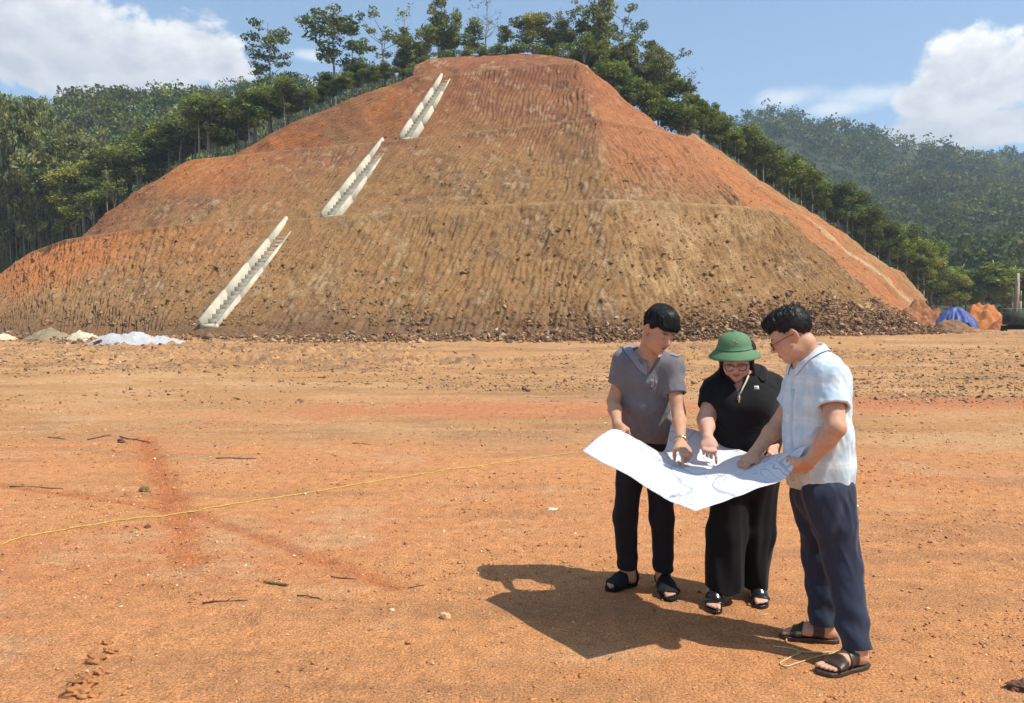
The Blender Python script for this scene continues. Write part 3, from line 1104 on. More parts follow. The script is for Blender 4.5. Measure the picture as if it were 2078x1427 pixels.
def wooded(name, fn, xr, yr, spacing, rad, per, size, seed, keep, mat_ground, shade=1.0):
    r = np.random.default_rng(seed)
    nx, ny = 70, 60
    X, Y = np.meshgrid(np.linspace(xr[0], xr[1], nx), np.linspace(yr[0], yr[1] + 60, ny))
    Z = fn(X, Y)
    C = lerp(np.array((0.035, 0.045, 0.018)), np.array((0.07, 0.07, 0.03)), sstep(fbm(X * .05, Y * .05, seed=4), -.3, .6))
    tag(mk('hills', np.stack([X, Y, Z], -1).reshape(-1, 3), grid_faces(ny, nx), mat_ground, attrs={'tint': C.reshape(-1, 3)}, smooth=True), kind='structure')
    n = int((xr[1] - xr[0]) * (yr[1] - yr[0]) / spacing ** 2)
    x, y = r.uniform(*xr, n), r.uniform(*yr, n)
    ok = keep(x, y)
    x, y = x[ok], y[ok]
    z = fn(x, y)
    V, F, C, k = [], [], [], 0
    for i in range(len(x)):
        s = rad * r.uniform(.65, 1.45) * (0.8 + 0.5 * sstep(vnoise(np.array([x[i] * .03]), np.array([y[i] * .03]), seed=8), -.5, .5)[0])
        near = np.clip(300 / y[i], .7, 2.0)
        base = GREENS[r.integers(len(GREENS))] * r.uniform(.6, 1.2) * shade
        if r.random() < .06:
            base = np.array((.11, .10, .05))
        m = 5
        d = r.normal(size=(m, 3)) * np.array([.5, .5, .28]) * s
        v, f, c = clumps(np.array([x[i], y[i], z[i] + s * 1.5]) + d, [np.array([.75, .75, .65]) * s * r.uniform(.55, 1.0) for _ in range(m)], per * near / s ** 2, size * s / near ** .5, r, base, .16)
        V.append(v)
        F.append(f + k)
        C.append(c)
        k += len(v)
    o = mk(name, np.concatenate(V), np.concatenate(F), LEAF, attrs={'tint': np.concatenate(C)})
    return tag(o, kind='stuff')


hilltop_trees()
rim_row()
left_wood()
GROUND_WOOD = attr_mat('forest_floor', noise=(.2, .3))
tag(wooded('forest', slope_left, (-190, 12), (118, 268), 4.2, 2.4, 75, .21, 21, lambda x, y: np.abs(x) < y * .76, GROUND_WOOD),
    'dark dense forest covering the hillside behind the left rim', 'forest')
tag(wooded('forest', slope_right, (28, 520), (128, 530), 6.6, 3.7, 60, .19, 22, lambda x, y: (x / y > .22) & (x / y < 1.05) & ((x / y > .5) | (y > 170)), GROUND_WOOD, .68),
    'blue green forest covering the long mountain on the right', 'forest')
# ------------------------------------------------------------------ smooth solid modelling for the people
class Field:
    """Signed distance samples on a grid; shapes are blended in, then the surface is meshed."""
    def __init__(self, lo, hi, h):
        self.lo, self.h = np.array(lo, float), h
        self.n = np.ceil((np.array(hi, float) - self.lo) / h - 1e-3).astype(int) + 1
        self.d = np.full(self.n, 1.0, np.float32)

    def sub(self, lo, hi):
        a = np.clip(np.floor((np.array(lo) - self.lo) / self.h).astype(int), 0, self.n - 1)
        b = np.clip(np.ceil((np.array(hi) - self.lo) / self.h).astype(int) + 1, 1, self.n)
        sl = tuple(slice(int(i), int(j)) for i, j in zip(a, b))
        ax = [(self.lo[i] + self.h * np.arange(sl[i].start, sl[i].stop)).astype(np.float32) for i in range(3)]
        return sl, np.stack(np.meshgrid(*ax, indexing='ij'), -1)

    def put(self, fn, lo, hi, k=0.01, op='u', pad=0.02):
        sl, p = self.sub(np.minimum(lo, hi) - k - pad, np.maximum(lo, hi) + k + pad)
        if p.size == 0:
            return self
        b = fn(p)
        a = self.d[sl]
        if op == 'u':
            hh = np.maximum(k - np.abs(a - b), 0) / k
            r = np.minimum(a, b) - hh * hh * k * 0.25
        else:
            b = -b if op == 's' else b
            hh = np.maximum(k - np.abs(a - b), 0) / k
            r = np.maximum(a, b) + hh * hh * k * 0.25
        self.d[sl] = r
        return self

    def seg(self, a, b, ra, rb, right=None, k=0.02, op='u'):
        """Tapered limb from a to b; radii may be (side, front) pairs with side along «right»."""
        a, b = np.array(a, float), np.array(b, float)
        ra, rb = np.array(np.broadcast_to(ra, 2), float), np.array(np.broadcast_to(rb, 2), float)
        ax = b - a
        L = np.linalg.norm(ax) + 1e-9
        ax /= L
        r = np.array(right if right is not None else ([1, 0, 0] if abs(ax[0]) < .9 else [0, 1, 0]), float)
        r -= ax * (r @ ax)
        r /= np.linalg.norm(r)
        f = np.cross(ax, r)

        def fn(p):
            q = p - a.astype(np.float32)
            t = q @ ax.astype(np.float32)
            tc = np.clip(t / L, 0, 1)
            rx, ry = ra[0] + (rb[0] - ra[0]) * tc, ra[1] + (rb[1] - ra[1]) * tc
            e = (t - tc * L)
            u, v = q @ r.astype(np.float32), q @ f.astype(np.float32)
            mn = np.minimum(rx, ry)
            return ((np.sqrt((u / rx) ** 2 + (v / ry) ** 2 + (e / mn) ** 2) - 1) * mn).astype(np.float32)
        m = max(ra.max(), rb.max())
        return self.put(fn, np.minimum(a, b) - m, np.maximum(a, b) + m, k, op)

    def ell(self, c, r, R=None, k=0.02, op='u'):
        c, r = np.array(c, float), np.array(np.broadcast_to(r, 3), float)
        R = np.eye(3) if R is None else np.array(R, float)

        def fn(p):
            q = ((p - c.astype(np.float32)) @ R.astype(np.float32))
            k0 = np.sqrt(((q / r) ** 2).sum(-1))
            k1 = np.sqrt(((q / (r * r)) ** 2).sum(-1)) + 1e-9
            return (k0 * (k0 - 1) / k1).astype(np.float32)
        m = r.max()
        return self.put(fn, c - m, c + m, k, op)

    def cut(self, fn, k=0.006, op='i', lo=None, hi=None):
        end = self.lo + self.h * (self.n - 1)
        return self.put(fn, self.lo if lo is None else lo, end if hi is None else hi, k, op, 0)

    def warp(self, fn):
        """Adds fn(p) near the surface (folds, strands)."""
        sel = np.abs(self.d) < 0.035
        idx = np.argwhere(sel)
        p = (self.lo + idx * self.h).astype(np.float32)
        self.d[sel] += fn(p).astype(np.float32)
        return self

    def mesh(self):
        d = self.d
        s = d < 0
        n = np.array(d.shape)
        c = [s[i:n[0] - 1 + i, j:n[1] - 1 + j, k:n[2] - 1 + k] for i in (0, 1) for j in (0, 1) for k in (0, 1)]
        cnt = sum(x.astype(np.int8) for x in c)
        cells = np.argwhere((cnt > 0) & (cnt < 8))
        vid = np.full(n - 1, -1, np.int64)
        vid[tuple(cells.T)] = np.arange(len(cells))
        acc = np.zeros((len(cells), 3))
        w = np.zeros(len(cells))
        cor = [(i, j, k) for i in (0, 1) for j in (0, 1) for k in (0, 1)]
        vals = {q: d[cells[:, 0] + q[0], cells[:, 1] + q[1], cells[:, 2] + q[2]].astype(float) for q in cor}
        for q in cor:
            for ax in range(3):
                if q[ax] == 0:
                    q2 = tuple(1 if i == ax else q[i] for i in range(3))
                    a, b = vals[q], vals[q2]
                    m = (a < 0) != (b < 0)
                    t = np.where(m, a / np.where(m, a - b, 1), 0)
                    pos = np.array(q, float)[None] + np.eye(3)[ax][None] * t[:, None]
                    acc[m] += pos[m]
                    w[m] += 1
        V = self.lo + (cells + acc / w[:, None]) * self.h
        F = []
        for ax in range(3):
            o1, o2 = [(1, 2), (2, 0), (0, 1)][ax]
            a = [slice(None)] * 3
            b = [slice(None)] * 3
            a[ax], b[ax] = slice(0, -1), slice(1, None)
            A, B = s[tuple(a)], s[tuple(b)]
            e = np.argwhere(A != B)
            e = e[(e[:, o1] > 0) & (e[:, o2] > 0) & (e[:, o1] < n[o1] - 1) & (e[:, o2] < n[o2] - 1)]
            ins = A[tuple(e.T)]

            def at(d1, d2):
                q = e.copy()
                q[:, o1] -= d1
                q[:, o2] -= d2
                return vid[tuple(q.T)]
            quad = np.stack([at(1, 1), at(0, 1), at(0, 0), at(1, 0)], 1)
            quad[~ins] = quad[~ins][:, ::-1]
            F.append(quad)
        F = np.concatenate(F)
        F = F[(F >= 0).all(1)]
        return V, F


def unit(v):
    v = np.array(v, float)
    return v / (np.linalg.norm(v) + 1e-12)


def relax(V, F, it=2):
    """Light smoothing of a mesh."""
    n = len(V)
    for _ in range(it):
        acc, w = np.zeros((n, 3)), np.zeros(n)
        for i in range(4):
            for j in (1, 3):
                np.add.at(acc, F[:, i], V[F[:, (i + j) % 4]])
                np.add.at(w, F[:, i], 1)
        V = V * .5 + .5 * acc / np.maximum(w, 1)[:, None]
    return V


SKIN_T = {}


def skin_material(name):
    m = bpy.data.materials.new(name)
    m.use_nodes = True
    N = NT(m.node_tree)
    out = N.n('ShaderNodeOutputMaterial')
    b = N.n('ShaderNodeBsdfPrincipled')
    at = N.n('ShaderNodeAttribute', attribute_name='tint').outputs['Color']
    tc = N.n('ShaderNodeTexCoord').outputs['Object']
    g = N.ramp(N.noise(tc, 28.0, 5.0, 0.65), [(0.3, (.86, .82, .80)), (0.7, (1.12, 1.10, 1.08))])
    N.l(N.mix(1.0, at, g, 'MULTIPLY'), b.inputs['Base Color'])
    b.inputs['Roughness'].default_value = 0.58
    b.inputs['Specular IOR Level'].default_value = 0.28
    b.inputs['Subsurface Weight'].default_value = 0.12
    b.inputs['Subsurface Radius'].default_value = (0.012, 0.005, 0.003)
    b.inputs['Subsurface Scale'].default_value = 0.6
    bp = N.n('ShaderNodeBump')
    bp.inputs['Strength'].default_value = 0.35
    bp.inputs['Distance'].default_value = 0.003
    N.l(N.noise(tc, 120.0, 5.0, 0.7), bp.inputs['Height'])
    N.l(bp.outputs[0], b.inputs['Normal'])
    N.l(b.outputs[0], out.inputs[0])
    return m


SKIN = skin_material('skin')


def cloth(name, col, rough=0.85, weave=900.0, sheen=0.2, tint=False, fold=1.0):
    m = bpy.data.materials.new(name)
    m.use_nodes = True
    N = NT(m.node_tree)
    out = N.n('ShaderNodeOutputMaterial')
    b = N.n('ShaderNodeBsdfPrincipled')
    tc = N.n('ShaderNodeTexCoord').outputs['Object']
    base = N.n('ShaderNodeAttribute', attribute_name='tint').outputs['Color'] if tint else N.mix(0.0, col, col)
    g = N.ramp(N.noise(tc, 14.0, 5.0, 0.6), [(0.3, (.88,) * 3), (0.7, (1.10,) * 3)])
    N.l(N.mix(1.0, base, g, 'MULTIPLY'), b.inputs['Base Color'])
    b.inputs['Roughness'].default_value = rough
    b.inputs['Specular IOR Level'].default_value = 0.2
    b.inputs['Sheen Weight'].default_value = sheen
    bp = N.n('ShaderNodeBump')
    bp.inputs['Strength'].default_value = 0.35
    bp.inputs['Distance'].default_value = 0.0045 * fold
    h = N.m('ADD', N.noise(N.scaled(tc, (1, 1, 1.6)), 17.0, 4.0, 0.55, 0.8), N.m('MULTIPLY', N.noise(tc, weave, 2.0, 0.5), 0.06))
    N.l(h, bp.inputs['Height'])
    N.l(bp.outputs[0], b.inputs['Normal'])
    N.l(b.outputs[0], out.inputs[0])
    return m


# ---------------------------------------------------------------- anatomy
def head_frame(c, yaw, pitch, roll=0.0):
    """Columns: head's right (x), forward (y), up (z). yaw in degrees, clockwise from +Y seen from above."""
    yaw, pitch, roll = (math.radians(v) for v in (yaw, pitch, roll))
    f = np.array([math.sin(yaw), math.cos(yaw), 0])
    r = np.array([math.cos(yaw), -math.sin(yaw), 0])
    f2 = f * math.cos(pitch) - np.array([0, 0, 1]) * math.sin(pitch)
    u = np.cross(r, f2)
    return np.stack([r * math.cos(roll) + u * math.sin(roll), f2, u * math.cos(roll) - r * math.sin(roll)], 1), np.array(c, float)


def add_head(F, R, c, s=1.0, fem=False):
    def W(p):
        return c + R @ (np.array(p, float) * s)
    e = lambda p, r, k=.02, op='u', Q=None: F.ell(W(p), np.array(r) * s, R if Q is None else R @ Q, k * s, op)
    e((0, -.012, .045), (.076, .094, .082))
    e((0, .024, -.015), (.064, .070, .080), .03)
    e((0, .036, -.066), (.050 if fem else .054, .046, .040), .03)
    e((0, .070, -.098), (.020, .018, .016), .03)
    for q in (-1, 1):
        e((q * .040, .052, -.034), (.028, .030, .030), .025)
        e((q * .047, .020, -.070), (.016, .03, .022), .03)
    F.seg(W((-.036, .080, .020)), W((.036, .080, .020)), .013 * s, .013 * s, None, .02 * s)
    for q in (-1, 1):
        e((q * .032, .099, .001), (.017, .015, .012), .014, 's')
        e((q * .032, .077, -.001), (.0165, .0165, .0145), .006)
        F.seg(W((q * .018, .090, -.004)), W((q * .044, .080, -.005)), .0045 * s, .004 * s, None, .006 * s)
    F.seg(W((0, .088, .014)), W((0, .110, -.028)), .008 * s, .0125 * s, None, .012 * s)
    for q in (-1, 1):
        e((q * .012, .098, -.034), (.010, .011, .008), .010)
    F.seg(W((-.020, .088, -.058)), W((.020, .088, -.058)), .0075 * s, .0075 * s, None, .010 * s)
    e((0, .094, -.0565), (.013, .007, .005), .008)
    e((0, .091, -.070), (.016, .0085, .0065), .008)
    F.seg(W((-.024, .093, -.0635)), W((.024, .093, -.0635)), .0022 * s, .0022 * s, None, .005 * s, 's')
    for q in (-1, 1):
        Q = np.array([[math.cos(.35 * q), -math.sin(.35 * q), 0], [math.sin(.35 * q), math.cos(.35 * q), 0], [0, 0, 1]])
        e((q * .080, -.012, -.002), (.0085, .020, .033), .010, 'u', Q)
        e((q * .089, -.008, .004), (.006, .010, .016), .006, 's', Q)
        e((q * .079, -.004, -.032), (.008, .010, .010), .010)


def hand(F, w, d, n, s, curls, thumb=(0.35, 0.5), k=1.0, spread=0.10, tips=None):
    """Five-fingered hand. w wrist, d towards the knuckles, n out of the back of the hand, s towards the thumb."""
    d = unit(d)
    n = unit(np.array(n, float) - d * (np.array(n, float) @ d))
    s_ = unit(np.cross(d, n))
    if s_ @ np.array(s, float) < 0:
        s_ = -s_
    kn = w + d * .092 * k
    F.seg(w, w + d * .05 * k, (.026 * k, .019 * k), (.037 * k, .0155 * k), s_, .02)
    F.seg(w + d * .04 * k, kn, (.036 * k, .0155 * k), (.038 * k, .0125 * k), s_, .02)
    out = []
    for i, (off, L, r) in enumerate(((.031, .074, .0082), (.0105, .083, .0084), (-.0105, .077, .0080), (-.030, .060, .0072))):
        p = w + d * (.088 + (.004, .008, .004, -.004)[i]) * k + s_ * off * k
        a = spread * (1.5 - i) / 1.5
        c = curls[i]
        dirn = unit(d * math.cos(a) + s_ * math.sin(a))
        rad = r * k
        ang = 0.0
        F.ell(p + n * .003, .0115 * k, None, .012)
        for j, fr in enumerate((.45, .31, .24)):
            ang += c * (1.0, 1.1, .7)[j] if np.isscalar(c) else c[j]
            v = dirn * math.cos(ang) - n * math.sin(ang)
            q = p + v * L * fr * k
            F.seg(p, q, rad, rad * .93, s_, .005)
            rad *= .93
            p = q
        out.append(p)
    b = w + d * .022 * k + s_ * .026 * k
    v = unit(d * .75 + s_ * .62 - n * thumb[0])
    m = b + v * .040 * k
    F.seg(b, m, .0150 * k, .0115 * k, n, .016)
    v2 = unit(d * (1.0 - thumb[1] * .3) + s_ * (.35 - thumb[1]) - n * thumb[0] * 1.3)
    m2 = m + v2 * .030 * k
    F.seg(m, m2, .0108 * k, .0098 * k, n, .006)
    F.seg(m2, m2 + unit(v2 - s_ * .25 * thumb[1] - n * .2) * .024 * k, .0098 * k, .0078 * k, n, .005)
    return out


def foot_parts(F, H, T, ank, shin, inner, width=1.0, z0=.022):
    """Bare foot on a sole: H heel end, T toe end on the ground; inner: direction of the big toe side."""
    H, T = np.array([H[0], H[1], 0.0]), np.array([T[0], T[1], 0.0])
    a = unit(T - H)
    L = np.linalg.norm(T - H)
    s = unit(np.cross([0, 0, 1], a))
    if s @ np.array(inner, float) < 0:
        s = -s
    q = lambda t, o, z: H + a * t * L + s * o * width + np.array([0, 0, z0 + z])
    F.ell(q(.15, 0, .030), (.033, .040, .032), np.stack([s, a, [0, 0, 1]], 1), .02)
    F.seg(q(.20, 0, .045), q(.52, .002, .034), (.032 * width, .040), (.038 * width, .030), s, .03)
    F.seg(q(.50, .002, .028), q(.73, .003, .016), (.038 * width, .026), (.043 * width, .015), s, .02)
    for i, (o, tip, r) in enumerate(((.030, .965, .0125), (.010, .955, .0092), (-.006, .925, .0088), (-.021, .885, .0084), (-.034, .84, .0080))):
        F.seg(q(.70, o * .95, .014), q(tip - .03, o, .010), r, r * .95, s, .006)
    F.seg(q(.24, 0, .05), ank, .034, .033, s, .03)
    F.seg(ank, shin, .033, .037, s, .03)
    return dict(H=H, a=a, L=L, s=s, q=q, w=width, z0=z0)


def sandal(name, ft, straps, mat, parent, sole_mat=None, h=0.003, thick=.005, label=None, closed=False):
    """Sole plus bands that hug the foot; straps are (from, to, slant) along the foot."""
    H, a, s, L, q = ft['H'], ft['a'], ft['s'], ft['L'], ft['q']
    c = H + a * L * .5
    ext = L * .5 + .05
    lo, hi = c - np.array([ext, ext, .01]), c + np.array([ext, ext, .15])
    lo[2] = -.006
    A = Field(lo, hi, h)
    up = np.array([0, 0, 1.0])

    def flat(f, z1):
        def fn(p):
            return np.maximum(np.maximum(p[..., 2] - z1, -p[..., 2] + .001), f(p))
        return fn

    def outline(p):
        r = p - H
        t = (r @ a) / L
        o = (r @ s)
        tt = np.clip(t, 0, 1)
        wid = np.interp(tt, [0, .06, .2, .45, .72, .88, .97, 1.0], [.018, .030, .037, .037, .050, .047, .028, .010]) * ft['w']
        cen = np.interp(tt, [0, .4, .75, 1], [0, -.002, .002, .010])
        return np.maximum(np.abs(o - cen) - wid, np.abs(t - .5) * L - .5 * L - .006)
    A.cut(flat(outline, ft['z0'] - .001), .004, 'u')
    B = Field(lo, hi, h)
    foot_parts(B, H, H + a * L, q(.22, 0, .13 - 0), q(.22, 0, .2), s, ft['w'], ft['z0'])
    fd = B.d
    sl, p = A.sub(lo, hi)
    shell = np.maximum(fd - thick, p[..., 2] * 0 + (ft['z0'] * .4 - p[..., 2]))
    if not closed:
        shell = np.maximum(shell, -(fd + .004))
    t = ((p - H) @ a) / L
    o = ((p - H) @ s)
    for t0, t1, slant in straps:
        tc = t + slant * o
        band = np.maximum(shell, np.maximum(t0 - tc, tc - t1) * L)
        A.d = np.minimum(A.d, band.astype(np.float32))
    V, F = A.mesh()
    o_ = mk(name, relax(V, F, 1), F, mat, parent, smooth=True)
    if label:
        o_['label'] = label
    return o_


def tint_skin(V, base, R=None, c=None, extra=None, s=1.0, hands=()):
    """Skin colour with redder lips, cheeks, ears and finger joints, and dark brows."""
    col = np.tile(np.array(base, float), (len(V), 1))
    n = fbm(V[:, 0] * 30, V[:, 1] * 30, V[:, 2] * 30, octv=2, seed=3)
    col *= (1 + .05 * n)[:, None]
    if R is not None:
        q = ((V - c) @ R) / s

        def spot(p, r, cc, amt):
            nonlocal col
            d = np.sqrt((((q - np.array(p)) / np.array(r)) ** 2).sum(1))
            m = sstep(d, 1.15, .6)[:, None] * amt
            col = col * (1 - m) + np.array(cc) * m
        lip = extra.get('lip', (.36, .12, .10)) if extra else (.36, .12, .10)
        spot((0, .094, -.064), (.024, .02, .0115), lip, .85)
        for e in (-1, 1):
            spot((e * .042, .07, -.03), (.03, .04, .03), np.array(base) * np.array((1.05, .85, .85)), .5)
            spot((e * .084, -.01, 0), (.02, .03, .045), np.array(base) * np.array((1.1, .85, .8)), .5)
            spot((e * .032, .087, -.0075), (.0175, .02, .0028), (.035, .02, .016), .9)
            spot((e * .034, .095, .0235), (.021, .03, .0052), (.03, .02, .017), .88)
            spot((e * .017, .10, .0205), (.008, .03, .004), (.03, .02, .017), .6)
            spot((e * .0105, .106, -.0415), (.0045, .010, .0035), (.10, .04, .03), .8)
        spot((0, .112, -.03), (.014, .012, .012), np.array(base) * np.array((1.08, .9, .88)), .5)
    return col


def collar(name, nc, up, f, l, rn, rd, h, drop, half_open, tip, mat, parent, lean=0.0, bv=None):
    """Folded shirt collar round the neck: nc centre of its base, open at the front with two points."""
    n = 40
    th = np.linspace(half_open, 2 * math.pi - half_open, n)
    up = unit(up)
    f = unit(f - up * (f @ up))
    l = unit(np.cross(up, f))
    rows = [[], [], [], []]
    for t in th:
        dirn = f * math.cos(t) * rd + l * math.sin(t) * rn
        dn = unit(dirn)
        e = abs(t - math.pi) / (math.pi - half_open)
        fr = sstep(e, .45, 1.0)
        base_drop = -.020 * fr + lean * math.cos(t)
        rows[0].append(nc + dirn * 1.0 + up * (base_drop - .012))
        rows[1].append(nc + dirn * (.96 - .05 * fr) + up * (h * (1 - .55 * fr) + base_drop))
        rows[2].append(nc + dirn * 1.10 + dn * .004 + up * (h * (1 - .6 * fr) * .8 + base_drop))
        rows[3].append(nc + dirn * 1.16 + dn * (.024 + .016 * fr) + up * (-drop - tip * fr ** 3 + base_drop))
    if bv is not None:
        for k_, off in ((2, .010), (3, .008)):
            for i, p in enumerate(rows[k_]):
                dn = unit(f * math.cos(th[i]) * rd + l * math.sin(th[i]) * rn)
                w = unit(dn * .55 + up)
                h = bv.ray_cast(Vector((p + w * .16).tolist()), Vector((-w).tolist()), .30)
                if h[0] is not None:
                    q = np.array(h[0])
                    dd = (p - q) @ w
                    if dd < off or (k_ == 3 and dd > off + .006):
                        rows[k_][i] = q + w * off
    V = np.array(rows).reshape(-1, 3)
    o = mk(name, V, grid_faces(4, n), mat, parent, smooth=True)
    so = o.modifiers.new('thickness', 'SOLIDIFY')
    so.thickness = .004
    so.offset = 0
    ss = o.modifiers.new('soft', 'SUBSURF')
    ss.levels = ss.render_levels = 1
    return o


def glasses(parent, R, c, s, mat, rx=.024, rz=.019, round_=True, lens=None, y=.103, drop=.004):
    W = lambda p: c + R @ (np.array(p, float) * s)
    root = None
    G_ = MB()
    for q in (-1, 1):
        an = np.linspace(0, 2 * math.pi, 29)[:-1]
        ex = 2.0 if round_ else 3.2
        X = rx * np.sign(np.cos(an)) * np.abs(np.cos(an)) ** (2 / ex)
        Z = rz * np.sign(np.sin(an)) * np.abs(np.sin(an)) ** (2 / ex)
        pts = np.array([W((q * .0335 + X[i], y - 5.5 * (abs(q * .0335 + X[i]) - .03) ** 2 - .10 * max(0, abs(q * .0335 + X[i]) - .03), Z[i] - drop)) for i in range(28)] * 1)
        pts = np.concatenate([pts, pts[:2]])
        G_.tube(pts, .0022 * s, 6, cap=False)
        side = q * (.0335 + rx)
        G_.tube([W((side, y - .006, rz * .45 - drop)), W((q * .074, y - .028, rz * .45 - drop)), W((q * .083, .02, .008)), W((q * .083, -.022, .006)), W((q * .080, -.04, -.012))], .0021 * s, 6)
    G_.tube([W((-.0105, y, .004 - drop)), W((0, y + .003, .007 - drop)), W((.0105, y, .004 - drop))], .0021 * s, 6)
    g = G_.build('glasses', mat, parent, True)
    for q in (-1, 1):
        L = MB()
        an = np.linspace(0, 2 * math.pi, 25)[:-1]
        ring = []
        for dy in (.0, -.0012):
            ring.append(np.array([W((q * .0335 + rx * .96 * math.cos(t), y - .002 + dy - .10 * max(0, abs(q * .0335 + rx * math.cos(t)) - .03), rz * .96 * math.sin(t) - drop)) for t in an]))
        L.add(np.concatenate(ring), grid_faces(2, 24, 0, True))
        for i in (0, 1):
            cc = L.n
            L.V.append(ring[i].mean(0)[None].astype(np.float32))
            L.n += 1
            j = np.arange(24)
            L.F3.append(np.stack([i * 24 + j, i * 24 + (j + 1) % 24, np.full(24, cc)], 1).astype(np.int32))
        L.build('lens', lens, g, True)
    return g
# ------------------------------------------------------------------ people
HAIR = principled('black_hair', (0.012, 0.011, 0.011), 0.5, 0.3, bump=(260.0, 0.35, 0.002))
HAIR_W = principled('dark_brown_hair', (0.016, 0.011, 0.010), 0.48, 0.3, bump=(260.0, 0.35, 0.002))
FRAME = principled('dark_plastic', (0.02, 0.015, 0.014), 0.3, 0.5)
RUBBER = principled('black_rubber', (0.009, 0.009, 0.009), 0.75, 0.25, noise=(40.0, 0.3), bump=(300.0, 0.2, 0.002))
PATENT = principled('patent_black', (0.010, 0.010, 0.011), 0.18, 0.6)
BROWN_LEATHER = principled('brown_leather', (0.050, 0.033, 0.024), 0.42, 0.45, noise=(60.0, 0.35), bump=(350.0, 0.3, 0.002))
GOLD = principled('gold_metal', (0.50, 0.38, 0.18), 0.35, 0.5, metal=0.9)
GREY_KNIT = cloth('grey_knit', (0.150, 0.143, 0.155), weave=1200.0)
GREY_COLLAR = cloth('grey_collar_knit', (0.235, 0.225, 0.24), weave=1200.0)
BLACK_KNIT = cloth('black_knit', (0.0075, 0.0075, 0.0085), sheen=0.06)
BLACK_PANTS = cloth('black_trouser_cloth', (0.013, 0.011, 0.014), sheen=0.06)
BLACK_CREPE = cloth('black_crepe', (0.006, 0.006, 0.0065), sheen=0.05)
NAVY = cloth('navy_trouser_cloth', (0.023, 0.033, 0.060), rough=0.7, sheen=0.15)
PLAID = cloth('pale_blue_check', (1, 1, 1), tint=True, sheen=0.1, fold=0.7)
GLASS = bpy.data.materials.new('spectacle_glass')
GLASS.use_nodes = True
_N = NT(GLASS.node_tree)
_o, _t, _g, _x = _N.n('ShaderNodeOutputMaterial'), _N.n('ShaderNodeBsdfTransparent'), _N.n('ShaderNodeBsdfGlossy'), _N.n('ShaderNodeMixShader')
_t.inputs[0].default_value = (.95, .95, .95, 1)
_g.inputs['Roughness'].default_value = 0.05
_x.inputs[0].default_value = 0.06
_N.l(_t.outputs[0], _x.inputs[1])
_N.l(_g.outputs[0], _x.inputs[2])
_N.l(_x.outputs[0], _o.inputs[0])


def frame(yaw):
    a = math.radians(yaw)
    return np.array([math.sin(a), math.cos(a), 0]), np.array([math.cos(a), -math.sin(a), 0])


UPV = np.array([0, 0, 1.0])


def bounds(pts, m=.16):
    pts = np.array(pts)
    return pts.min(0) - m, pts.max(0) + m


def loft(F, secs, r, k=.04, grow=0.0):
    for (c0, x0, y0), (c1, x1, y1) in zip(secs[:-1], secs[1:]):
        F.seg(c0, c1, (x0 + grow, y0 + grow), (x1 + grow, y1 + grow), r, k)


def tube_end(A, segs, warps, k=.045, wall=.015, depth=.06, slant=None):
    """Sleeve or trouser leg: shaped on its own, cut square and hollowed at its end, then joined to the garment."""
    S = Field(A.lo, A.lo + A.h * (A.n - 1), A.h)
    for a, b, ra, rb, r in segs:
        S.seg(a, b, ra, rb, r, .03)
    for w in warps:
        S.warp(lambda p, w=w: .7 * w(p))
    a, b, ra, rb, r = segs[-1]
    a, b = np.array(a), np.array(b)
    ax = unit(b - a)
    rb = np.array(np.broadcast_to(rb, 2), float)
    m = rb.max()
    ca = unit(ax + (0 if slant is None else np.array(slant)))

    def beyond(p):
        q = p - b
        return -(q @ ca)
    S.put(beyond, b - m * 2.2, b + m * 2.2, .004, 's')
    S.seg(b - ax * depth, b + ax * .1, rb - wall, rb - wall, r, .006, 's')
    h = np.maximum(k - np.abs(A.d - S.d), 0) / k
    A.d = (np.minimum(A.d, S.d) - h * h * k * .25).astype(np.float32)


def folds(seed, amp, across, along, dirv=(.35, .1, 1.0)):
    """Cloth folds: soft ridges running along one direction, with sharper crests."""
    dv = unit(dirv)
    e1 = unit(np.cross(dv, [0.3, 1, .2]))
    e2 = np.cross(dv, e1)

    def fn(p):
        t, u, v = p @ dv, p @ e1, p @ e2
        w = .35 * vnoise(t * 3, u * 3, v * 3, seed=seed + 5)
        a = fbm(u * across + w, v * across, t * along, octv=2, seed=seed, gain=.5)
        m = .35 + .65 * sstep(vnoise(u * 4, v * 4, t * 4, seed=seed + 9), -.4, .5)
        return amp * m * (np.abs(a) * 2.2 - .8)
    return fn


def finish(F, name, mat, parent, tintfn=None, it=1):
    V, Q = F.mesh()
    V = relax(V, Q, it)
    return mk(name, V, Q, mat, parent, {'tint': tintfn(V)} if tintfn else None, smooth=True), V, Q


def strands(F, name, mat, parent, R, c, s, flow, n, length, rad, lift, seed):
    """Hair: a base volume with many fine locks lying along the flow of the hair."""
    V, Q = F.mesh()
    V = relax(V, Q, 1)
    bv = bvh_of(V, Q)
    r = np.random.default_rng(seed)
    M = MB().add(V, Q)
    for k in r.integers(0, len(Q), n):
        p = V[Q[k]].mean(0)
        hit_ = bv.find_nearest(Vector(p.tolist()))
        nn = np.array(hit_[1])
        d = R @ np.asarray(flow((R.T @ (p - c)) / s), float)
        d = d / (np.linalg.norm(d) + 1e-9) + r.normal(size=3) * .22
        pts, q = [], p
        L = length * r.uniform(.5, 1.25)
        up = lift * r.random() ** 2
        for i in range(4):
            h = bv.find_nearest(Vector(q.tolist()))
            a, nn = np.array(h[0]), np.array(h[1])
            pts.append(a + nn * (.0006 + up * (i / 3) ** 1.5))
            t = d - nn * (d @ nn)
            q = a + unit(t) * L / 3
        pts[3] = pts[2] + unit(pts[2] - pts[1]) * L / 3 * 1.15
        M.tube(pts, np.array([.8, 1.0, .8, .25]) * rad * r.uniform(.7, 1.4), 3, cap=False, up=nn)
    return M.build(name, mat, parent, True)


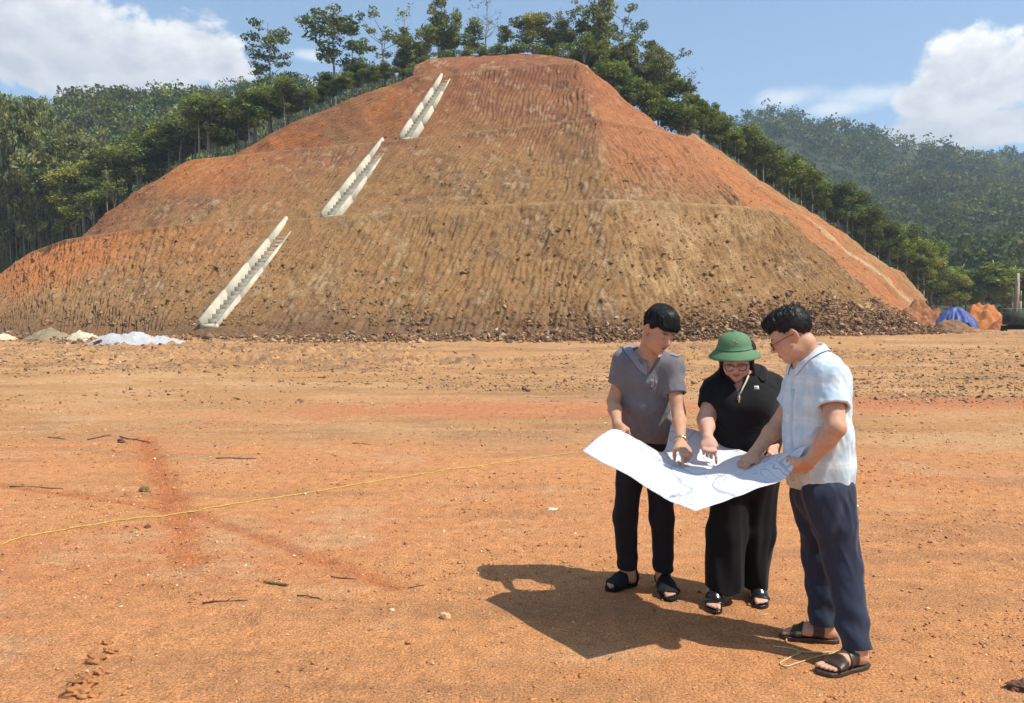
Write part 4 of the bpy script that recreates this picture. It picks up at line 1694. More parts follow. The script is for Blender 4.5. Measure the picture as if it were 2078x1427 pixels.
def bvh_of(V, Q):
    return BVHTree.FromPolygons([tuple(v) for v in V.tolist()], Q.tolist())


def hit(bvh, px, py):
    d = Vector(ray(px, py).tolist()).normalized()
    r = bvh.ray_cast(Vector((0, 0, HC)), d)
    return (np.array(r[0]), np.array(r[1])) if r[0] is not None else None


def drape_strip(name, bvh, pxs, w, mat, parent, lift=.003, thick=.003):
    """Narrow strip lying on cloth along a line of photo pixels."""
    pts = []
    for q in pxs:
        h = hit(bvh, *q)
        if h:
            nn = h[1] if h[1] @ (np.array([0, 0, HC]) - h[0]) > 0 else -h[1]
            pts.append(h[0] + nn * lift)
    m = MB().tube(np.array(pts), w, 8, flat=thick / w, up=(0, -1, .2))
    return m.build(name, mat, parent, True)


def patch(name, bvh, px, py, w, h, mat, parent, lift=.003):
    a = hit(bvh, px, py)
    if not a:
        return None
    n = a[1] if a[1] @ (np.array([0, 0, HC]) - a[0]) > 0 else -a[1]
    r = unit(np.cross([0, 0, 1], n))
    u = np.cross(n, r)
    return MB().box(a[0] + n * lift, (w, h, .003), np.stack([r, u, n], 1)).build(name, mat, parent)


# ------------------------------------------------ man in the grey polo shirt
def man_in_grey():
    root = empty('person', G(1308, 1195))
    tag(root, 'man in grey polo shirt and black trousers pointing at the plan, leftmost of the three', 'person', 'people studying the site plan')
    f, r = frame(171)
    secs = [(P(1308, 905, 4.38), .138, .112), (P(1309, 868, 4.36), .143, .118), (P(1309, 815, 4.31), .143, .118), (P(1312, 768, 4.27), .156, .118), (P(1313, 738, 4.26), .150, .088)]
    nb = P(1311, 727, 4.27)
    hc = P(1335, 671, 4.13)
    R, hc = head_frame(hc, 147, 27, 4)
    shR, shL = P(1269, 732, 4.30), P(1363, 745, 4.19)
    elR, wrR = P(1245, 815, 4.27), P(1253, 862, 4.06)
    elL, wrL = P(1377, 838, 4.08), P(1382, 897, 3.86)
    hipR, hipL = P(1282, 932, 4.39), P(1337, 932, 4.36)
    knR, knL = P(1269, 1050, 4.33), P(1343, 1052, 4.28)
    HR, TR_ = G(1290, 1187), G(1229, 1199)
    HL, TL = G(1340, 1188), G(1365, 1222)
    anR, anL = HR + unit(TR_ - HR) * .06 + UPV * .10, HL + unit(TL - HL) * .06 + UPV * .10
    S = 0.985
    lo, hi = bounds([hc + UPV * .08, shR, shL, wrR, wrL, HR, TR_, HL, TL, np.array([*wrL[:2] - .05, .8])], .19)
    lo[2] = 0.0
    F = Field(lo, hi, .004)
    loft(F, secs[1:], r, .04, -.020)
    F.seg(secs[0][0] - UPV * .06, secs[1][0], .095, .10, r, .05)
    F.seg(P(1313, 740, 4.26), nb, (.11, .06), (.062, .058), r, .05)
    F.seg(nb - UPV * .03, hc + R @ np.array([0, -.022, -.06]), .056, .053, r, .03)
    for a, b, c in ((shR, elR, wrR), (shL, elL, wrL)):
        F.seg(nb - UPV * .02, a, .050, .050, r, .05)
        F.seg(a, b, .046, .036, None, .03)
        F.seg(b, b * .65 + c * .35, .0365, .037, None, .02)
        F.seg(b * .65 + c * .35, c, .0365, .0235, None, .02)
    for h, k_, a in ((hipR, knR, anR), (hipL, knL, anL)):
        F.seg(h, k_, .06, .042, None, .04)
        F.seg(k_, a, .042, .033, None, .02)
    add_head(F, R, hc, S)
    hand(F, wrL, P(1398, 936, 3.76) - wrL, (.35, -.35, .85), (-1, -.1, 0), (.12, .95, 1.05, 1.1), thumb=(.55, .5), k=.98)
    hand(F, wrR, P(1260, 905, 3.97) - wrR, (-.62, -.7, .1), (.3, -.8, 0), (.75, .8, .85, .9), thumb=(.75, .9), k=.98, spread=.03)
    fr = foot_parts(F, HR, TR_, anR, knR * .25 + anR * .75, (1, -.3, 0))
    fl = foot_parts(F, HL, TL, anL, knL * .25 + anL * .75, (-1, 0, 0))
    base = (.50, .285, .180)
    finish(F, 'body', SKIN, root, lambda V: tint_skin(V, base, R, hc, {}, S))
    # polo shirt
    lo, hi = bounds([nb, shR, shL, secs[0][0], elR, elL], .17)
    A = Field(lo, hi, .005)
    loft(A, secs, r, .05)
    A.seg(P(1313, 738, 4.26), nb, (.125, .075), (.07, .066), r, .05)
    for a, b in ((shR, elR), (shL, elL)):
        A.seg(nb - UPV * .025, a, .060, .064, r, .06)
    wp = [folds(71, .008, 11.0, 3.0, (.5, .2, 1)), folds(72, .005, 20.0, 5.0, (-.6, 0, 1))]
    for w in wp:
        A.warp(w)
    hemz = P(1308, 899, 4.30)[2]
    A.cut(lambda p: (hemz + .010 * np.sin(p[..., 0] * 19) - p[..., 2]).astype(np.float32), .004)
    for a, b in ((shR, elR), (shL, elL)):
        tube_end(A, [(a, a + (b - a) * .60, .061, .063, None)], wp)
    A.seg(nb - UPV * .03, nb + (hc - nb) * .9 + UPV * .02, .066, .075, r, .02, 's')
    vf = P(1320, 760, 4.14)
    A.cut(lambda p: np.maximum(np.abs((p - vf) @ r) - np.clip((p[..., 2] - vf[2]) * .50, -.01, .066), (nb[1] - .02 - p[..., 1]) * -1.0).astype(np.float32), .01, 's')
    o, V, Q = finish(A, 'polo_shirt', GREY_KNIT, root)
    bv = bvh_of(V, Q)
    axu = unit(hc - nb + UPV * .15)
    collar('collar', nb + UPV * .022 + f * .012, unit(axu * .5 + UPV), unit(f + np.array([.26, 0, 0])), r, .088, .086, .034, .002, .48, .062, GREY_COLLAR, o, lean=-.012, bv=bv)
    drape_strip('placket', bv, [(1322, 769), (1322, 776), (1322, 783), (1322, 790)], .013, GREY_KNIT, o, -.0005, .0022)
    BTN = principled('grey_button', (.30, .29, .29), .4)
    for q in ((1322, 773), (1322, 784)):
        patch('button', bv, *q, .007, .007, BTN, o, .003)
    patch('emblem', bv, 1331, 777, .006, .022, principled('pale_emblem', (.26, .25, .27), .7), o, .001)
    # hair
    W = lambda p: hc + R @ (np.array(p) * S)
    lo, hi = bounds([hc], .19)
    H = Field(lo, hi, .0035)
    H.ell(W((0, -.014, .050)), np.array((.0785, .100, .092)) * S, R, .02)
    H.ell(W((.004, .040, .084)), np.array((.066, .060, .056)) * S, R, .03)
    H.ell(W((.0, -.005, .108)), np.array((.064, .078, .038)) * S, R, .03)
    H.ell(W((0, .078, .060)), np.array((.060, .030, .028)) * S, R, .025)
    q_ = lambda p: ((p - hc.astype(np.float32)) @ R.astype(np.float32)) / S

    def line(p):
        q = q_(p)
        y, x = q[..., 1], np.abs(q[..., 0])
        z0 = np.interp(y, [-.10, -.06, -.02, .02, .045, .062, .11], [-.055, -.045, .010, .018, .045, .040, .036]) + np.clip(.045 - x, 0, .03) * .25
        return (z0 - q[..., 2]).astype(np.float32)
    H.cut(line, .012)
    H.warp(lambda p: .0028 * fbm(q_(p)[:, 0] * 150 + 30 * q_(p)[:, 1], q_(p)[:, 1] * 9, q_(p)[:, 2] * 9, octv=2, seed=5, gain=.6) + .003 * fbm(q_(p)[:, 0] * 40, q_(p)[:, 1] * 10, q_(p)[:, 2] * 10, octv=2, seed=15))
    strands(H, 'hair', HAIR, root, R, hc, S, lambda q: q - np.array([0.01, -.06, .16]), 1500, .030, .0011, .003, 3)
    # trousers
    lo, hi = bounds([secs[1][0], hipR, hipL, HR, HL, knR, knL, TL, TR_], .16)
    T = Field(lo, hi, .005)
    T.seg(P(1309, 880, 4.36), P(1309, 935, 4.375), (.132, .108), (.138, .115), r, .03)
    for h, kk, a in ((hipR, knR, anR), (hipL, knL, anL)):
        T.seg(h, h * .6 + kk * .4, (.080, .094), (.075, .086), r, .03)
    wp = [folds(75, .012, 12.0, 2.5, (.1, .1, 1)), lambda p: .005 * np.sin(p[:, 2] * 58 + p[:, 0] * 25) * sstep(p[:, 2], .32, .14)]
    for w in wp:
        T.warp(w)
    for h, kk, a in ((hipR, knR, anR), (hipL, knL, anL)):
        tube_end(T, [(h, kk, (.080, .094), (.068, .074), r), (kk, a + UPV * .018, (.068, .074), (.058, .064), r)], wp, k=.03)
    o, V, Q = finish(T, 'trousers', BLACK_PANTS, root)
    for ft in (fr, fl):
        sandal('slip_on_sandal', ft, [(.40, .86, 0.0), (-.05, .10, 0)], RUBBER, root, thick=.009)
    # watch
    ax = unit(wrL - elL)
    c = wrL - ax * .012
    s1 = unit(np.cross(ax, UPV))
    s2 = np.cross(s1, ax)
    an = np.linspace(0, 2 * math.pi, 25)
    w = MB().tube([c + s1 * .0275 * math.cos(t) + s2 * .0265 * math.sin(t) for t in an], .0075, 6, cap=False, up=ax).build('wrist_watch', GOLD, root, True)
    dn = unit(s1 * .3 + np.array([.75, -.65, .2]))
    dn = unit(dn - ax * (dn @ ax))
    MB().lathe([(0, 0), (.016, 0), (.017, .004), (.014, .009), (0, .0095)], c + dn * .026, 20, np.stack([unit(np.cross(dn, ax)), np.cross(dn, unit(np.cross(dn, ax))), dn], 1)).build('dial', GOLD, w, True)
    return root


# ------------------------------------------------ woman in black with the green sun helmet
def woman_in_black():
    root = empty('person', G(1500, 1232))
    tag(root, 'woman in black polo and wide trousers wearing a green pith helmet, standing in the middle', 'person', 'people studying the site plan')
    f, r = frame(187)
    secs = [(P(1513, 930, 4.17), .182, .150), (P(1513, 880, 4.16), .180, .158), (P(1510, 826, 4.14), .172, .155), (P(1509, 790, 4.15), .168, .125), (P(1509, 772, 4.17), .150, .088)]
    nb = P(1507, 764, 4.165)
    R, hc = head_frame(P(1494, 725, 4.07), 198, 25, -3)
    shR, shL = P(1450, 795, 4.16), P(1567, 789, 4.18)
    elR, wrR = P(1433, 852, 4.06), P(1436, 888, 3.87)
    elL, wrL = P(1584, 868, 4.22), P(1570, 905, 4.05)
    hipR, hipL = P(1483, 960, 4.18), P(1543, 960, 4.19)
    HR, TR_ = G(1449, 1213), G(1447, 1247)
    HL, TL = G(1531, 1204), G(1548, 1237)
    anR, anL = HR + unit(TR_ - HR) * .05 + UPV * .10, HL + unit(TL - HL) * .05 + UPV * .10
    knR, knL = (hipR + anR) / 2, (hipL + anL) / 2
    S = .97
    lo, hi = bounds([hc, shR, shL, wrR, wrL, HR, TR_, HL, TL, np.array([*wrR[:2], .8])], .19)
    lo[2] = 0
    F = Field(lo, hi, .004)
    loft(F, secs[1:], r, .05, -.022)
    F.seg(secs[0][0] - UPV * .06, secs[1][0], .11, .12, r, .05)
    F.seg(secs[-1][0], nb, (.11, .06), (.062, .058), r, .05)
    F.seg(nb - UPV * .03, hc + R @ np.array([0, -.022, -.06]), .053, .050, r, .03)
    for a, b, c in ((shR, elR, wrR), (shL, elL, wrL)):
        F.seg(nb - UPV * .03, a, .045, .05, r, .05)
        F.seg(a, b, .054, .047, None, .04)
        F.seg(b, b * .6 + c * .4, .047, .041, None, .02)
        F.seg(b * .6 + c * .4, c, .040, .024, None, .02)
    for h, k_, a in ((hipR, knR, anR), (hipL, knL, anL)):
        F.seg(h, k_, .07, .045, None, .04)
        F.seg(k_, a, .042, .033, None, .02)
    add_head(F, R, hc, S, True)
    hand(F, wrR, P(1441, 925, 3.80) - wrR, (-.1, -.75, .55), (1, 0, 0), (.38, 1.0, 1.1, 1.15), thumb=(.7, .55), k=.90)
    hand(F, wrL, np.array([-.3, -.6, -.5]), (.5, -.3, .4), (-.4, -.8, 0), (.5, .6, .6, .6), k=.88)
    fr = foot_parts(F, HR, TR_, anR, anR * .7 + knR * .3, (1, 0, 0), .92)
    fl = foot_parts(F, HL, TL, anL, anL * .7 + knL * .3, (-1, 0, 0), .92)
    base = (.60, .35, .255)
    finish(F, 'body', SKIN, root, lambda V: tint_skin(V, base, R, hc, {'lip': (.42, .07, .07)}, S))
    lo, hi = bounds([nb, shR, shL, secs[0][0], elR, elL], .17)
    A = Field(lo, hi, .005)
    loft(A, secs, r, .06)
    for e in (-1, 1):
        A.ell(P(1508 + e * 24, 822, 4.03), (.075, .065, .07), None, .07)
    A.seg(secs[-1][0], nb, (.125, .075), (.068, .064), r, .05)
    for a, b in ((shR, elR), (shL, elL)):
        A.seg(nb - UPV * .035, a, .050, .064, r, .06)
    wp = [folds(81, .004, 10.0, 3.0, (1, 0, .4)), folds(82, .003, 20.0, 5.0, (1, .2, -.5))]
    for w in wp:
        A.warp(w)
    hemz = P(1513, 926, 4.05)[2]
    A.cut(lambda p: (hemz - p[..., 2]).astype(np.float32), .004)
    for a, b in ((shR, elR), (shL, elL)):
        tube_end(A, [(a, a + (b - a) * .58, .071, .069, None)], wp)
    A.seg(nb - UPV * .03, nb + (hc - nb) * .9, .062, .07, r, .02, 's')
    vf = P(1500, 801, 4.0)
    A.cut(lambda p: np.maximum(np.abs((p - vf) @ r) - np.clip((p[..., 2] - vf[2]) * .45, -.01, .075), (nb[1] - .02 - p[..., 1]) * -1.0).astype(np.float32), .008, 's')
    o, V, Q = finish(A, 'polo_shirt', BLACK_KNIT, root)
    bv = bvh_of(V, Q)
    collar('collar', nb + UPV * .020 + f * .010, unit(unit(hc - nb) * .4 + UPV), f, r, .074, .078, .032, .006, .50, .050, BLACK_KNIT, o, lean=-.012, bv=bv)
    TRIM = principled('pale_zip_tape', (.55, .48, .36), .6)
    drape_strip('zip', bv, [(1500, 803), (1500, 806), (1500, 812), (1499.6, 818)], .0035, TRIM, o, .002, .002)
    drape_strip('zip_tape', bv, [(1519, 763), (1514, 775), (1508, 787), (1501, 801)], .005, TRIM, o, .002, .003)
    drape_strip('zip_tape', bv, [(1491, 775), (1494, 784), (1497, 793), (1500, 801)], .004, TRIM, o, .002, .003)
    h = hit(bv, 1499, 808)
    if h:
        c = h[0] + np.array([0, -.008, 0])
        an = np.linspace(0, 2 * math.pi, 17)
        MB().tube([c + np.array([.008 * math.cos(t), 0, .013 * math.sin(t)]) for t in an], .002, 5, cap=False).build('zip_pull', GOLD, o, True)
    b_ = patch('badge', bv, 1535, 787, .024, .020, principled('white_badge', (.75, .75, .74), .5), o, .002)
    patch('badge_mark', bv, 1535, 787, .010, .009, principled('grey_badge_mark', (.25, .25, .26), .5), b_ or o, .0045)
    # bob hair under the helmet
    W = lambda p: hc + R @ (np.array(p) * S)
    lo, hi = bounds([hc], .2)
    H = Field(lo, hi, .0035)
    H.ell(W((0, -.020, .045)), np.array((.086, .098, .088)) * S, R, .02)
    for e in (-1, 1):
        H.seg(W((e * .076, .012, .04)), W((e * .076, .016, -.062)), .020, .013, None, .03)
        H.seg(W((e * .070, -.045, .03)), W((e * .062, -.040, -.095)), .034, .018, None, .04)
        H.seg(W((e * .085, .020, -.03)), W((e * .095, .035, -.105)), .005, .003, None, .006)
    H.seg(W((0, -.08, .03)), W((0, -.065, -.10)), (.06, .03), (.05, .02), R[:, 0], .04)
    q_ = lambda p: ((p - hc.astype(np.float32)) @ R.astype(np.float32)) / S
    H.cut(lambda p: np.where((q_(p)[..., 1] > .03) & (np.abs(q_(p)[..., 0]) < .062), .05 - q_(p)[..., 2], -1).astype(np.float32), .01)
    H.warp(lambda p: .004 * fbm(q_(p)[:, 0] * 90, q_(p)[:, 1] * 90, q_(p)[:, 2] * 14, octv=3, seed=6, gain=.6))
    strands(H, 'hair', HAIR_W, root, R, hc, S, lambda q: np.array([q[0] * 2, 0, -1.0]), 1100, .04, .0011, .003, 5)
    glasses(root, R, hc, S, FRAME, .026, .022, True, GLASS, y=.107, drop=.010)
    # pith helmet
    GREEN = principled('green_helmet_cloth', (.105, .205, .105), .75, .25, noise=(9.0, .12), bump=(700.0, .25, .002))
    Rh, _ = head_frame(hc, 194, 8, -2)
    hb = P(1490.5, 715, 4.06)
    sx = .975
    prof = [(.152, -.026), (.154, -.023), (.146, -.012), (.130, .004), (.114, .018), (.1045, .024), (.1035, .026), (.1035, .034), (.101, .036), (.099, .055), (.091, .082), (.074, .104), (.05, .118), (.024, .1245), (.012, .126), (.0115, .131), (.007, .134), (.0, .1345)]
    inner = [(.0, .122), (.045, .112), (.07, .098), (.086, .078), (.094, .05), (.098, .022), (.110, .010), (.146, -.020), (.152, -.026)]
    D_ = np.diag([sx * .93, sx * 1.06, sx * .93])
    he = MB().lathe(inner + prof[1:], (0, 0, 0), 56)
    hv_ = he.V[0] @ D_.T @ Rh.T + hb
    he.V[0] = hv_.astype(np.float32)
    ho = he.build('pith_helmet', GREEN, root, True)
    an = np.linspace(0, 2 * math.pi, 49)
    MB().tube([hb + Rh @ (D_ @ np.array([.1045 * math.cos(t), .1045 * math.sin(t), .029])) for t in an], .0042, 6, cap=False).build('hat_band', GREEN, ho, True)
    for px, py in ((1489, 692), (1495, 696)):
        bvh = bvh_of(hv_, np.concatenate(he.F4))
        patch('vent_eyelet', bvh, px, py, .006, .006, principled('pale_eyelet', (.30, .42, .28), .5), ho, .001)
    # wide trousers
    lo, hi = bounds([secs[0][0], hipR, hipL, anR, anL], .24)
    T = Field(lo, hi, .005)
    T.seg(P(1513, 890, 4.17), P(1513, 960, 4.19), (.165, .145), (.180, .155), r, .03)
    eR, eL = P(1466, 1222, 4.12), P(1530, 1214, 4.21)
    mR, mL = P(1476, 1080, 4.15), P(1531, 1080, 4.2)
    for h, m, e, w in ((hipR, mR, eR, .105), (hipL, mL, eL, .075)):
        T.seg(h, m, (.106, .12), (.108, .105), r, .03)
        T.seg(m, e, (.108, .105), (w, .10), r, .03)
    T.warp(lambda p: .006 * np.sin(p[:, 0] * 47 + 4 * p[:, 2] + 2 * np.sin(p[:, 2] * 4)) * sstep(p[:, 2], .95, .2) + .0015 * np.sin(p[:, 0] * 90 + p[:, 1] * 60))
    T.warp(folds(85, .006, 12.0, 1.5, (.05, 0, 1)))
    T.cut(lambda p: ((.078 - .02 * (p[..., 0] - eR[0] > .12)) - p[..., 2] + .012 * np.sin(p[..., 0] * 30)).astype(np.float32), .004)
    finish(T, 'trousers', BLACK_CREPE, root)
    for ft in (fr, fl):
        sandal('sandal', ft, [(.46, .74, .0), (.74, .80, .0)], PATENT, root, thick=.006)
    return root


# ------------------------------------------------ man in the pale blue checked shirt
def man_in_blue():
    root = empty('person', G(1690, 1325))
    tag(root, 'man in pale blue checked shirt and navy trousers seen from his left side', 'person', 'people studying the site plan')
    f, r = frame(-96)
    secs = [(P(1666, 1000, 3.53), .165, .138), (P(1663, 940, 3.53), .168, .140), (P(1659, 880, 3.53), .170, .134), (P(1656, 815, 3.53), .178, .124), (P(1653, 772, 3.54), .180, .106), (P(1652, 748, 3.55), .150, .074)]
    nb = P(1643, 730, 3.54)
    R, hc = head_frame(P(1607, 682, 3.53), -70, 27, 0)
    shL, shR = P(1686, 770, 3.37), P(1632, 774, 3.70)
    elL, wrL = P(1696, 868, 3.25), P(1644, 934, 3.32)
    elR, wrR = P(1583, 858, 3.74), P(1531, 920, 3.68)
    hipL, hipR = P(1678, 1000, 3.43), P(1655, 1000, 3.62)
    knL, knR = P(1712, 1150, 3.42), P(1662, 1135, 3.62)
    HL, TL = G(1759, 1352), G(1663, 1371)
    HR, TR_ = G(1700, 1304), G(1583, 1291)
    anL, anR = HL + unit(TL - HL) * .065 + UPV * .105, HR + unit(TR_ - HR) * .065 + UPV * .105
    S = 0.97
    lo, hi = bounds([hc + UPV * .05, shR, shL, wrR, wrL, elL, HR, TR_, HL, TL], .19)
    lo[2] = 0
    F = Field(lo, hi, .004)
    loft(F, secs[2:], r, .05, -.022)
    F.seg(secs[0][0] - UPV * .04, secs[2][0], .10, .11, r, .05)
    F.seg(secs[-1][0], nb, (.11, .065), (.064, .062), r, .05)
    F.seg(nb - UPV * .03, hc + R @ np.array([0, -.030, -.055]), .060, .058, r, .03)
    for a, b, c in ((shR, elR, wrR), (shL, elL, wrL)):
        F.seg(nb - UPV * .03, a, .045, .05, r, .05)
        F.seg(a, b, .052, .043, None, .04)
        F.seg(b, b * .66 + c * .34, .041, .043, None, .02)
        F.seg(b * .66 + c * .34, c, .042, .027, None, .02)
    for h, k_, a in ((hipR, knR, anR), (hipL, knL, anL)):
        F.seg(h, k_, .07, .045, None, .04)
        F.seg(k_, a, .042, .034, None, .02)
    add_head(F, R, hc, S)
    hand(F, wrR, P(1505, 947, 3.64) - wrR, (-.35, -.1, .9), (0, -1, -.1), (.16, .95, 1.05, 1.1), thumb=(.75, .45), k=1.02)
    hand(F, wrL, P(1600, 968, 3.45) - wrL, (.25, -.85, .42), (-.3, 0, 1), (.85, .95, 1.0, 1.05), thumb=(.5, .4), k=1.04, spread=.05)
    fl = foot_parts(F, HL, TL, anL, anL * .7 + knL * .3, (.2, 1, 0), 1.04)
    fr = foot_parts(F, HR, TR_, anR, anR * .7 + knR * .3, (0, -1, 0), 1.04)
    base = (.56, .325, .21)
    finish(F, 'body', SKIN, root, lambda V: tint_skin(V, base, R, hc, {}, S))
    # checked shirt
    lo, hi = bounds([nb, shR, shL, secs[0][0], elR, elL], .18)
    A = Field(lo, hi, .005)
    loft(A, secs, r, .05)
    A.seg(secs[-1][0], nb, (.125, .078), (.072, .070), r, .05)
    for a, b in ((shR, elR), (shL, elL)):
        A.seg(nb - UPV * .03, a, .055, .066, r, .06)
    wp = [folds(91, .010, 11.0, 3.0, (.35, .2, 1)), folds(92, .006, 22.0, 6.0, (-.5, .1, 1))]
    for w in wp:
        A.warp(w)
    hc0 = secs[0][0]
    A.cut(lambda p: (hc0[2] + .014 - .012 * np.cos(((p - hc0) @ f) * 24 + .5) - p[..., 2]).astype(np.float32), .004)
    for a, b in ((shR, elR), (shL, elL)):
        tube_end(A, [(a, a + (b - a) * .60, .070, .074, None)], wp)
    A.seg(nb - UPV * .03, nb + (hc - nb) * .9 + UPV * .02, .070, .078, r, .02, 's')

    def plaid(V):
        q = V - secs[3][0]
        ang = np.arctan2(q @ r, q @ f) * .165
        col = np.tile(np.array((.62, .70, .73)), (len(V), 1))
        for u, w in ((ang, .098), (V[:, 2], .098)):
            a = np.abs(((u / w) % 1.0) - .5) * 2
            m = sstep(a, .42, .5)[:, None]
            col = col * (1 - m) + col * np.array((.90, .96, .99)) * m
            m2 = sstep(np.abs(a - .2), .05, .02)[:, None]
            col = col * (1 - .5 * m2) + np.array((.76, .78, .78)) * .5 * m2
        return np.clip(col, 0, .85)
    o, V, Q = finish(A, 'checked_shirt', PLAID, root, plaid)
    co = collar('collar', nb + UPV * .022 + f * .006, unit(unit(hc - nb) * .45 + UPV), f, r, .069, .072, .042, .006, .36, .045, principled('white_collar_cloth', (.66, .70, .72), .85), o, lean=-.008, bv=bvh_of(V, Q))
    bv = bvh_of(V, Q)
    drape_strip('placket', bv, [(1612, 790), (1609, 830), (1608, 880), (1609, 930), (1611, 975)], .012, principled('placket_cloth', (.55, .64, .71), .85), o, .001, .002)
    # hair, faded at the sides and swept up on top
    W = lambda p: hc + R @ (np.array(p) * S)
    lo, hi = bounds([hc], .2)
    H = Field(lo, hi, .0035)
    H.ell(W((0, -.016, .048)), np.array((.0795, .098, .0865)) * S, R, .02)
    H.ell(W((0, .022, .104)), np.array((.066, .074, .040)) * S, R, .03)
    H.ell(W((0, -.045, .088)), np.array((.064, .052, .046)) * S, R, .03)
    H.ell(W((0, .084, .086)), np.array((.052, .020, .034)) * S, R, .02)
    q_ = lambda p: ((p - hc.astype(np.float32)) @ R.astype(np.float32)) / S

    def line(p):
        q = q_(p)
        z0 = np.interp(q[..., 1], [-.11, -.07, -.035, -.012, .02, .048, .06, .12], [-.050, -.040, .005, .034, .012, .020, .050, .060])
        return (z0 - q[..., 2]).astype(np.float32)
    H.cut(line, .010)
    H.warp(lambda p: .006 * sstep(q_(p)[:, 2], .06, .11) * fbm(q_(p)[:, 0] * 90 + 40 * q_(p)[:, 1], q_(p)[:, 1] * 70, q_(p)[:, 2] * 20, octv=2, seed=7, gain=.8)
           + .0018 * fbm(q_(p)[:, 0] * 160, q_(p)[:, 1] * 160, q_(p)[:, 2] * 20, octv=2, seed=8))
    strands(H, 'hair', HAIR, root, R, hc, S, lambda q: np.array([.15 * np.sin(q[0] * 90), -1.0 if q[2] > .06 else -.5, .5 if q[2] > .06 else -.8]), 1500, .024, .0012, .006, 4)
    glasses(root, R, hc, S, FRAME, .026, .018, False, GLASS, y=.108, drop=.006)
    # trousers
    lo, hi = bounds([secs[1][0], hipR, hipL, HR, HL, knL, knR], .22)
    T = Field(lo, hi, .005)
    T.seg(P(1668, 965, 3.53), P(1670, 1010, 3.53), (.142, .116), (.150, .124), r, .03)
    for h, kk, a, w in ((hipR, knR, anR, .070), (hipL, knL, anL, .074)):
        T.seg(h, h * .6 + kk * .4, (.090, .110), (.086, .102), r, .03)
    wp = [folds(95, .011, 9.0, 1.8, (.25, .1, 1)), folds(96, .004, 20.0, 4.0, (-.4, .2, 1)), lambda p: .007 * np.sin(p[:, 2] * 46 + p[:, 0] * 34 + p[:, 1] * 10) * sstep(p[:, 2], .40, .18)]
    for q in wp:
        T.warp(q)
    for h, kk, a, w in ((hipR, knR, anR, .070), (hipL, knL, anL, .074)):
        tube_end(T, [(h, kk, (.090, .110), (w, w + .006), r), (kk, a - UPV * .015, (w, w + .006), (.058, .068), r)], wp, k=.03)
    finish(T, 'trousers', NAVY, root)
    for ft in (fl, fr):
        sandal('sandal', ft, [(.60, .80, -.9), (.28, .46, .7)], BROWN_LEATHER, root, thick=.006)
    return root


